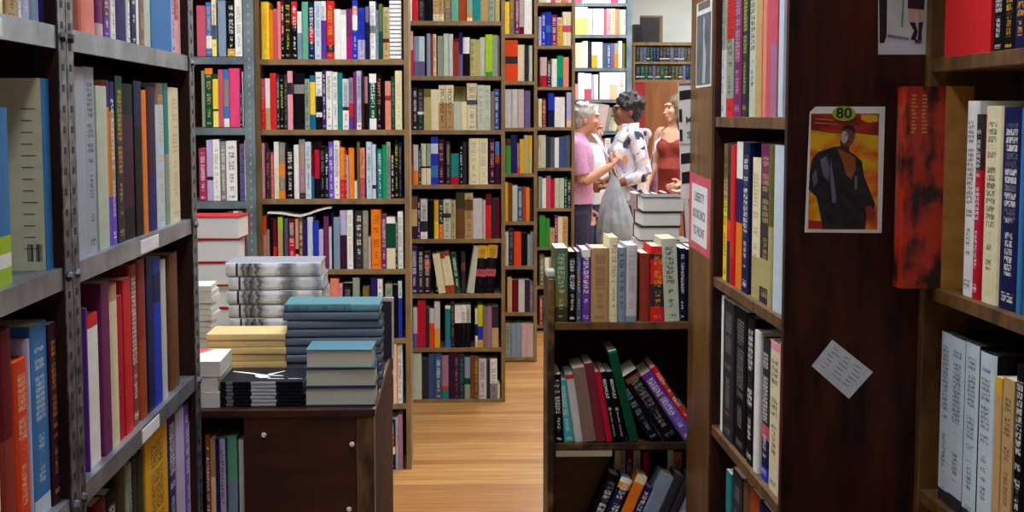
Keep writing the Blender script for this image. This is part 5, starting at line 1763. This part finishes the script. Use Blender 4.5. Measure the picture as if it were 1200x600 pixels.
def hair_short(h):
    h.ball((0, .024, .046), (.086, .098, .086), 18, 12)
    h.ball((0, .062, -.012), (.072, .056, .068), 14, 10)
    r_ = random.Random(8)
    for q in range(34):
        a_ = r_.uniform(0, 2 * math.pi); e_ = r_.uniform(.1, 1.35)
        p = Vector((.084 * math.cos(a_) * math.cos(e_), .024 + .096 * math.sin(a_) * math.cos(e_), .050 + .084 * math.sin(e_)))
        if p.y < -.055 and p.z < .085:
            continue
        h.ball(p, (.018, .020, .015), 8, 6)
    for s in (-1, 1):
        h.tube([(s * .077, -.008, .05), (s * .079, -.006, .008)], [.010, .007], 8)


def hair_curly(h):
    h.ball((0, .026, .052), (.094, .104, .090), 18, 12)
    h.ball((0, .07, -.010), (.084, .062, .075), 14, 10)
    r_ = random.Random(12)
    for q in range(90):
        a_ = r_.uniform(0, 2 * math.pi); e_ = r_.uniform(-.3, 1.45)
        p = Vector((.096 * math.cos(a_) * math.cos(e_), .030 + .106 * math.sin(a_) * math.cos(e_), .052 + .094 * math.sin(e_)))
        if p.y < -.045 and p.z < .082:
            continue
        if p.y < .0 and p.z < .02:
            continue
        h.ball(p, r_.uniform(.014, .024), 8, 6)


def hair_long(h):
    h.ball((0, .022, .046), (.086, .100, .086), 18, 12)
    r_ = random.Random(5)
    for q in range(26):
        a_ = -.6 + (math.pi + 1.2) * q / 25
        x, y = .082 * math.cos(a_), .022 + .085 * math.sin(a_)
        h.tube([(x * .7, y * .8, .085), (x, y, .02), (x * 1.06, y * 1.05 + .008, -.08), (x * (.95 + r_.uniform(-.1, .1)), y + .03, -.17 - r_.uniform(0, .05))], [.020, .020, .018, .008], 8)


polo = noisy('mauve_pink_knit', (204, 142, 186), (220, 164, 202), 90, .8)
tee = noisy('white_cotton', (234, 236, 242), (246, 247, 250), 60, .8)
denim = noisy('blue_denim', (48, 62, 104), (72, 88, 134), 120, .85)
darkj = noisy('dark_denim', (36, 38, 60), (56, 58, 84), 120, .85)
maroon_ = noisy('maroon_jersey', (134, 46, 40), (156, 60, 50), 40, .8)


def floral():
    m, nt, b = new_mat('floral_print')
    tc = N(nt, 'ShaderNodeTexCoord')
    vo = N(nt, 'ShaderNodeTexVoronoi'); vo.inputs['Scale'].default_value = 17
    no = N(nt, 'ShaderNodeTexNoise'); no.inputs['Scale'].default_value = 14; no.inputs['Detail'].default_value = 3
    nt.links.new(tc.outputs['Object'], vo.inputs['Vector'])
    nt.links.new(tc.outputs['Object'], no.inputs['Vector'])
    sep = N(nt, 'ShaderNodeSeparateColor'); nt.links.new(vo.outputs['Color'], sep.inputs[0])
    rp = N(nt, 'ShaderNodeValToRGB'); rp.color_ramp.interpolation = 'CONSTANT'
    for p_, c_ in ((.0, (238, 236, 240)), (.42, (190, 172, 210)), (.62, (246, 246, 246)), (.80, (64, 60, 92)), (.90, (236, 170, 96)), (.95, (150, 160, 190))):
        el = rp.color_ramp.elements.new(p_); el.color = (*lin(c_), 1)
    rp.color_ramp.elements.remove(rp.color_ramp.elements[0])
    nt.links.new(sep.outputs[0], rp.inputs[0])
    rp2 = N(nt, 'ShaderNodeValToRGB')
    rp2.color_ramp.elements[0].position = .50; rp2.color_ramp.elements[1].position = .62
    nt.links.new(no.outputs['Fac'], rp2.inputs[0])
    c = mixrgb(nt, rp2.outputs[0], rp.outputs[0], (.72, .70, .82))
    nt.links.new(c, b.inputs['Base Color'])
    b.inputs['Roughness'].default_value = .75
    return m


HANG = dict(R=((-.24, .03, 1.10), (-.23, -.08, .87), (0, -.1, -1), .5), L=((.24, .03, 1.10), (.23, -.08, .87), (0, -.1, -1), .5))
# a figure faces local -y; facing +90 deg turns it to the right of the photograph
YM = 11.25
pm = PY(677, 200, YM)
man = person((pm.x, YM, 0), R(86), 1.705, 'grey-haired person in mauve-pink polo shirt, right hand raised, at left of the group', (214, 158, 128), hair_short, (176, 172, 164),
             (polo, .82, .93, 1.462, False), darkj, dict(R=((-.215, -.04, 1.10), (-.16, -.255, 1.225), (.25, -.6, .75), 1.0), L=((.235, .02, 1.10), (.22, -.10, .88), (0, -.1, -1), .6)), head_turn=R(4), fwd=.05)
pt_ = PY(692, 200, 12.25)
tee_p = person((pt_.x, 12.25, 0), R(50), 1.60, 'person in white t-shirt and blue jeans mostly hidden behind mauve polo shirt', (206, 160, 132), hair_short, (90, 70, 54), (tee, .85, .92, 1.46, False), denim, HANG)
YW = 11.8
pw_ = PY(736, 200, YW)
woman = person((pw_.x, YW, 0), R(-80), 1.775, 'dark curly-haired person in glasses and pale floral hooded top, facing left', (142, 88, 62), hair_curly, (26, 20, 24), (floral(), 1.55, .80, 1.470, False), darkj,
               dict(R=((-.22, .05, 1.10), (-.17, -.15, 1.02), (.1, -.9, -.1), 1.0), L=((.245, .07, 1.09), (.17, -.20, 1.00), (-.2, -.9, -.1), .9)), head_turn=R(-4), female=True, glasses=True)
hd = MB()
hd.tube([Vector(p) for p in ((-.10, .02, 1.49), (-.085, .12, 1.475), (0, .155, 1.46), (.085, .12, 1.475), (.10, .02, 1.49))], [.022, .036, .046, .036, .022], 12)
hd.ball((0, .135, 1.41), (.07, .03, .07))
remeshed(hd, 'hood', woman, .010, bpy.data.materials['floral_print'], 3)
YD = 12.9
pd = PY(793, 200, YD)
dress = person((pd.x, YD, 0), R(-38), 1.80, 'long-haired person in maroon strappy dress with white bag strap, at right of the group', (222, 172, 146), hair_long, (112, 88, 62), (maroon_, 0, .42, 1.4, True), None,
               dict(R=((-.225, .02, 1.10), (-.20, -.16, .93), (.2, -.6, -.6), .7), L=((.235, -.02, 1.10), (.16, -.19, .97), (-.3, -.7, -.3), .8)), head_turn=R(-38), female=True, belly=.06)
sb = MB(); sb.mat(tee)
sb.tube([Vector(p) for p in ((-.225, -.07, 1.02), (-.20, -.105, 1.22), (-.150, -.095, 1.37), (-.125, .012, 1.432), (-.15, .12, 1.33), (-.20, .13, 1.10), (-.235, .08, 1.0))], [(.006, .022)] * 7, 10)
so = sb.obj('bag_strap', None, smooth=True)
# the handbag under that strap hangs at the hip
hb = empty('shoulder_bag', (0, 0, 0), 'purple and pink shoulder bag on white strap beside the maroon dress', 'bag')
hb.matrix_world = dress.matrix_world.copy()
so.parent = hb
bm_ = MB()
bm_.loft([ering(c_, rx, ry) for c_, rx, ry in (((-.29, .02, .80), .05, .15), ((-.30, .02, .90), .065, .165), ((-.295, .02, 1.02), .055, .15), ((-.28, .02, 1.10), .03, .11))])
remeshed(bm_, 'pouch', hb, .010, noisy('purple_pink_cloth', (120, 60, 130), (206, 140, 160), 9, .8), 3)

# big grey tote on a pale strap
YT = 11.5
q = lambda u, v: PY(u, v, YT)
ap = q(721, 207)
tb_ = empty('tote_bag', (ap.x, YT, q(721, 275).z), 'large slate-grey tote bag hanging from pale strap between the two facing people', 'bag')
m = MB()
L0 = tb_.location
def at_(u, v, dy=0):
    p = q(u, v)
    return Vector((p.x - L0.x, dy, p.z - L0.z))
rings = []
for (u0, u1, v, th) in ((699, 741, 286, .10), (698, 745, 272, .11), (699, 744, 262, .11), (702, 738, 245, .09), (706, 732, 230, .065), (712, 727, 216, .04), (717, 723, 205, .02)):
    a_, b_ = at_(u0, v), at_(u1, v)
    c_ = (a_ + b_) / 2
    rings.append(ering((c_.x, 0, c_.z), (b_.x - a_.x) / 2, th, 24))
m.loft(rings)
for u_, dy_ in ((704, .085), (716, .110), (728, .105), (738, .08)):
    m.tube([at_(720, 206, -.01), at_(720 + (u_ - 720) * .45, 232, -dy_ * .55), at_(720 + (u_ - 720) * .85, 262, -dy_ * .96), at_(u_, 284, -dy_ * .8)], [.008, .014, .018, .014], 8)
remeshed(m, 'sack', tb_, .009, noisy('slate_canvas', (140, 148, 156), (172, 180, 186), 12, .85), 1)
m = MB(); m.mat(tee)
m.tube([at_(721, 208), at_(713, 188), at_(704, 168), at_(697, 156, .10)], [(.024, .010)] * 4, 10)
m.obj('strap', tb_, smooth=True)
m = MB(); m.mat(noisy('grey_strap', (96, 104, 110), (120, 128, 134), 30, .8))
m.tube([at_(722, 209, -.015), at_(715, 190, -.015), at_(706, 166, .03), at_(699, 154, .10)], [(.010, .006)] * 4, 8)
m.obj('strap', tb_, smooth=True)

# ------------------------------------------------------------------ lamps: fluorescent troffers on the ceiling
def emis(name, c, s):
    m, nt, b = new_mat(name)
    b.inputs['Base Color'].default_value = (.9, .9, .9, 1)
    b.inputs['Emission Color'].default_value = (*c, 1)
    b.inputs['Emission Strength'].default_value = s
    return m


LAMP = emis('fluorescent_diffuser', (0.93, 0.97, 1.0), LAMP_S)
DIM = emis('dim_fluorescent_diffuser', (0.86, 0.92, 1.0), DIM_S)
for i, (x, y, mt, lab) in enumerate(LAMPS):
    r = empty('ceiling_light', (x, y, 3.30), lab, 'light', 'ceiling lights')
    part('housing', r, [((x - .16, y - .62, 3.235), (x - .145, y + .62, 3.299)), ((x + .145, y - .62, 3.235), (x + .16, y + .62, 3.299)), ((x - .145, y - .62, 3.235), (x + .145, y - .605, 3.299)), ((x - .145, y + .605, 3.235), (x + .145, y + .62, 3.299)), ((x - .145, y - .605, 3.285), (x + .145, y + .605, 3.299))], MAT['white'])
    part('diffuser', r, [((x - .144, y - .604, 3.240), (x + .144, y + .604, 3.246))], DIM if mt else LAMP, 0.0)

w = bpy.data.worlds.new('world')
SC.world = w
w.use_nodes = True
w.node_tree.nodes['Background'].inputs[0].default_value = (0.6, 0.7, 0.85, 1)
w.node_tree.nodes['Background'].inputs[1].default_value = 0.0
SC.view_settings.view_transform = 'Standard'
SC.view_settings.look = 'None'
SC.view_settings.exposure = EXPO
SC.view_settings.gamma = 1.0
SC.view_settings.use_curve_mapping = False

build_books(300)
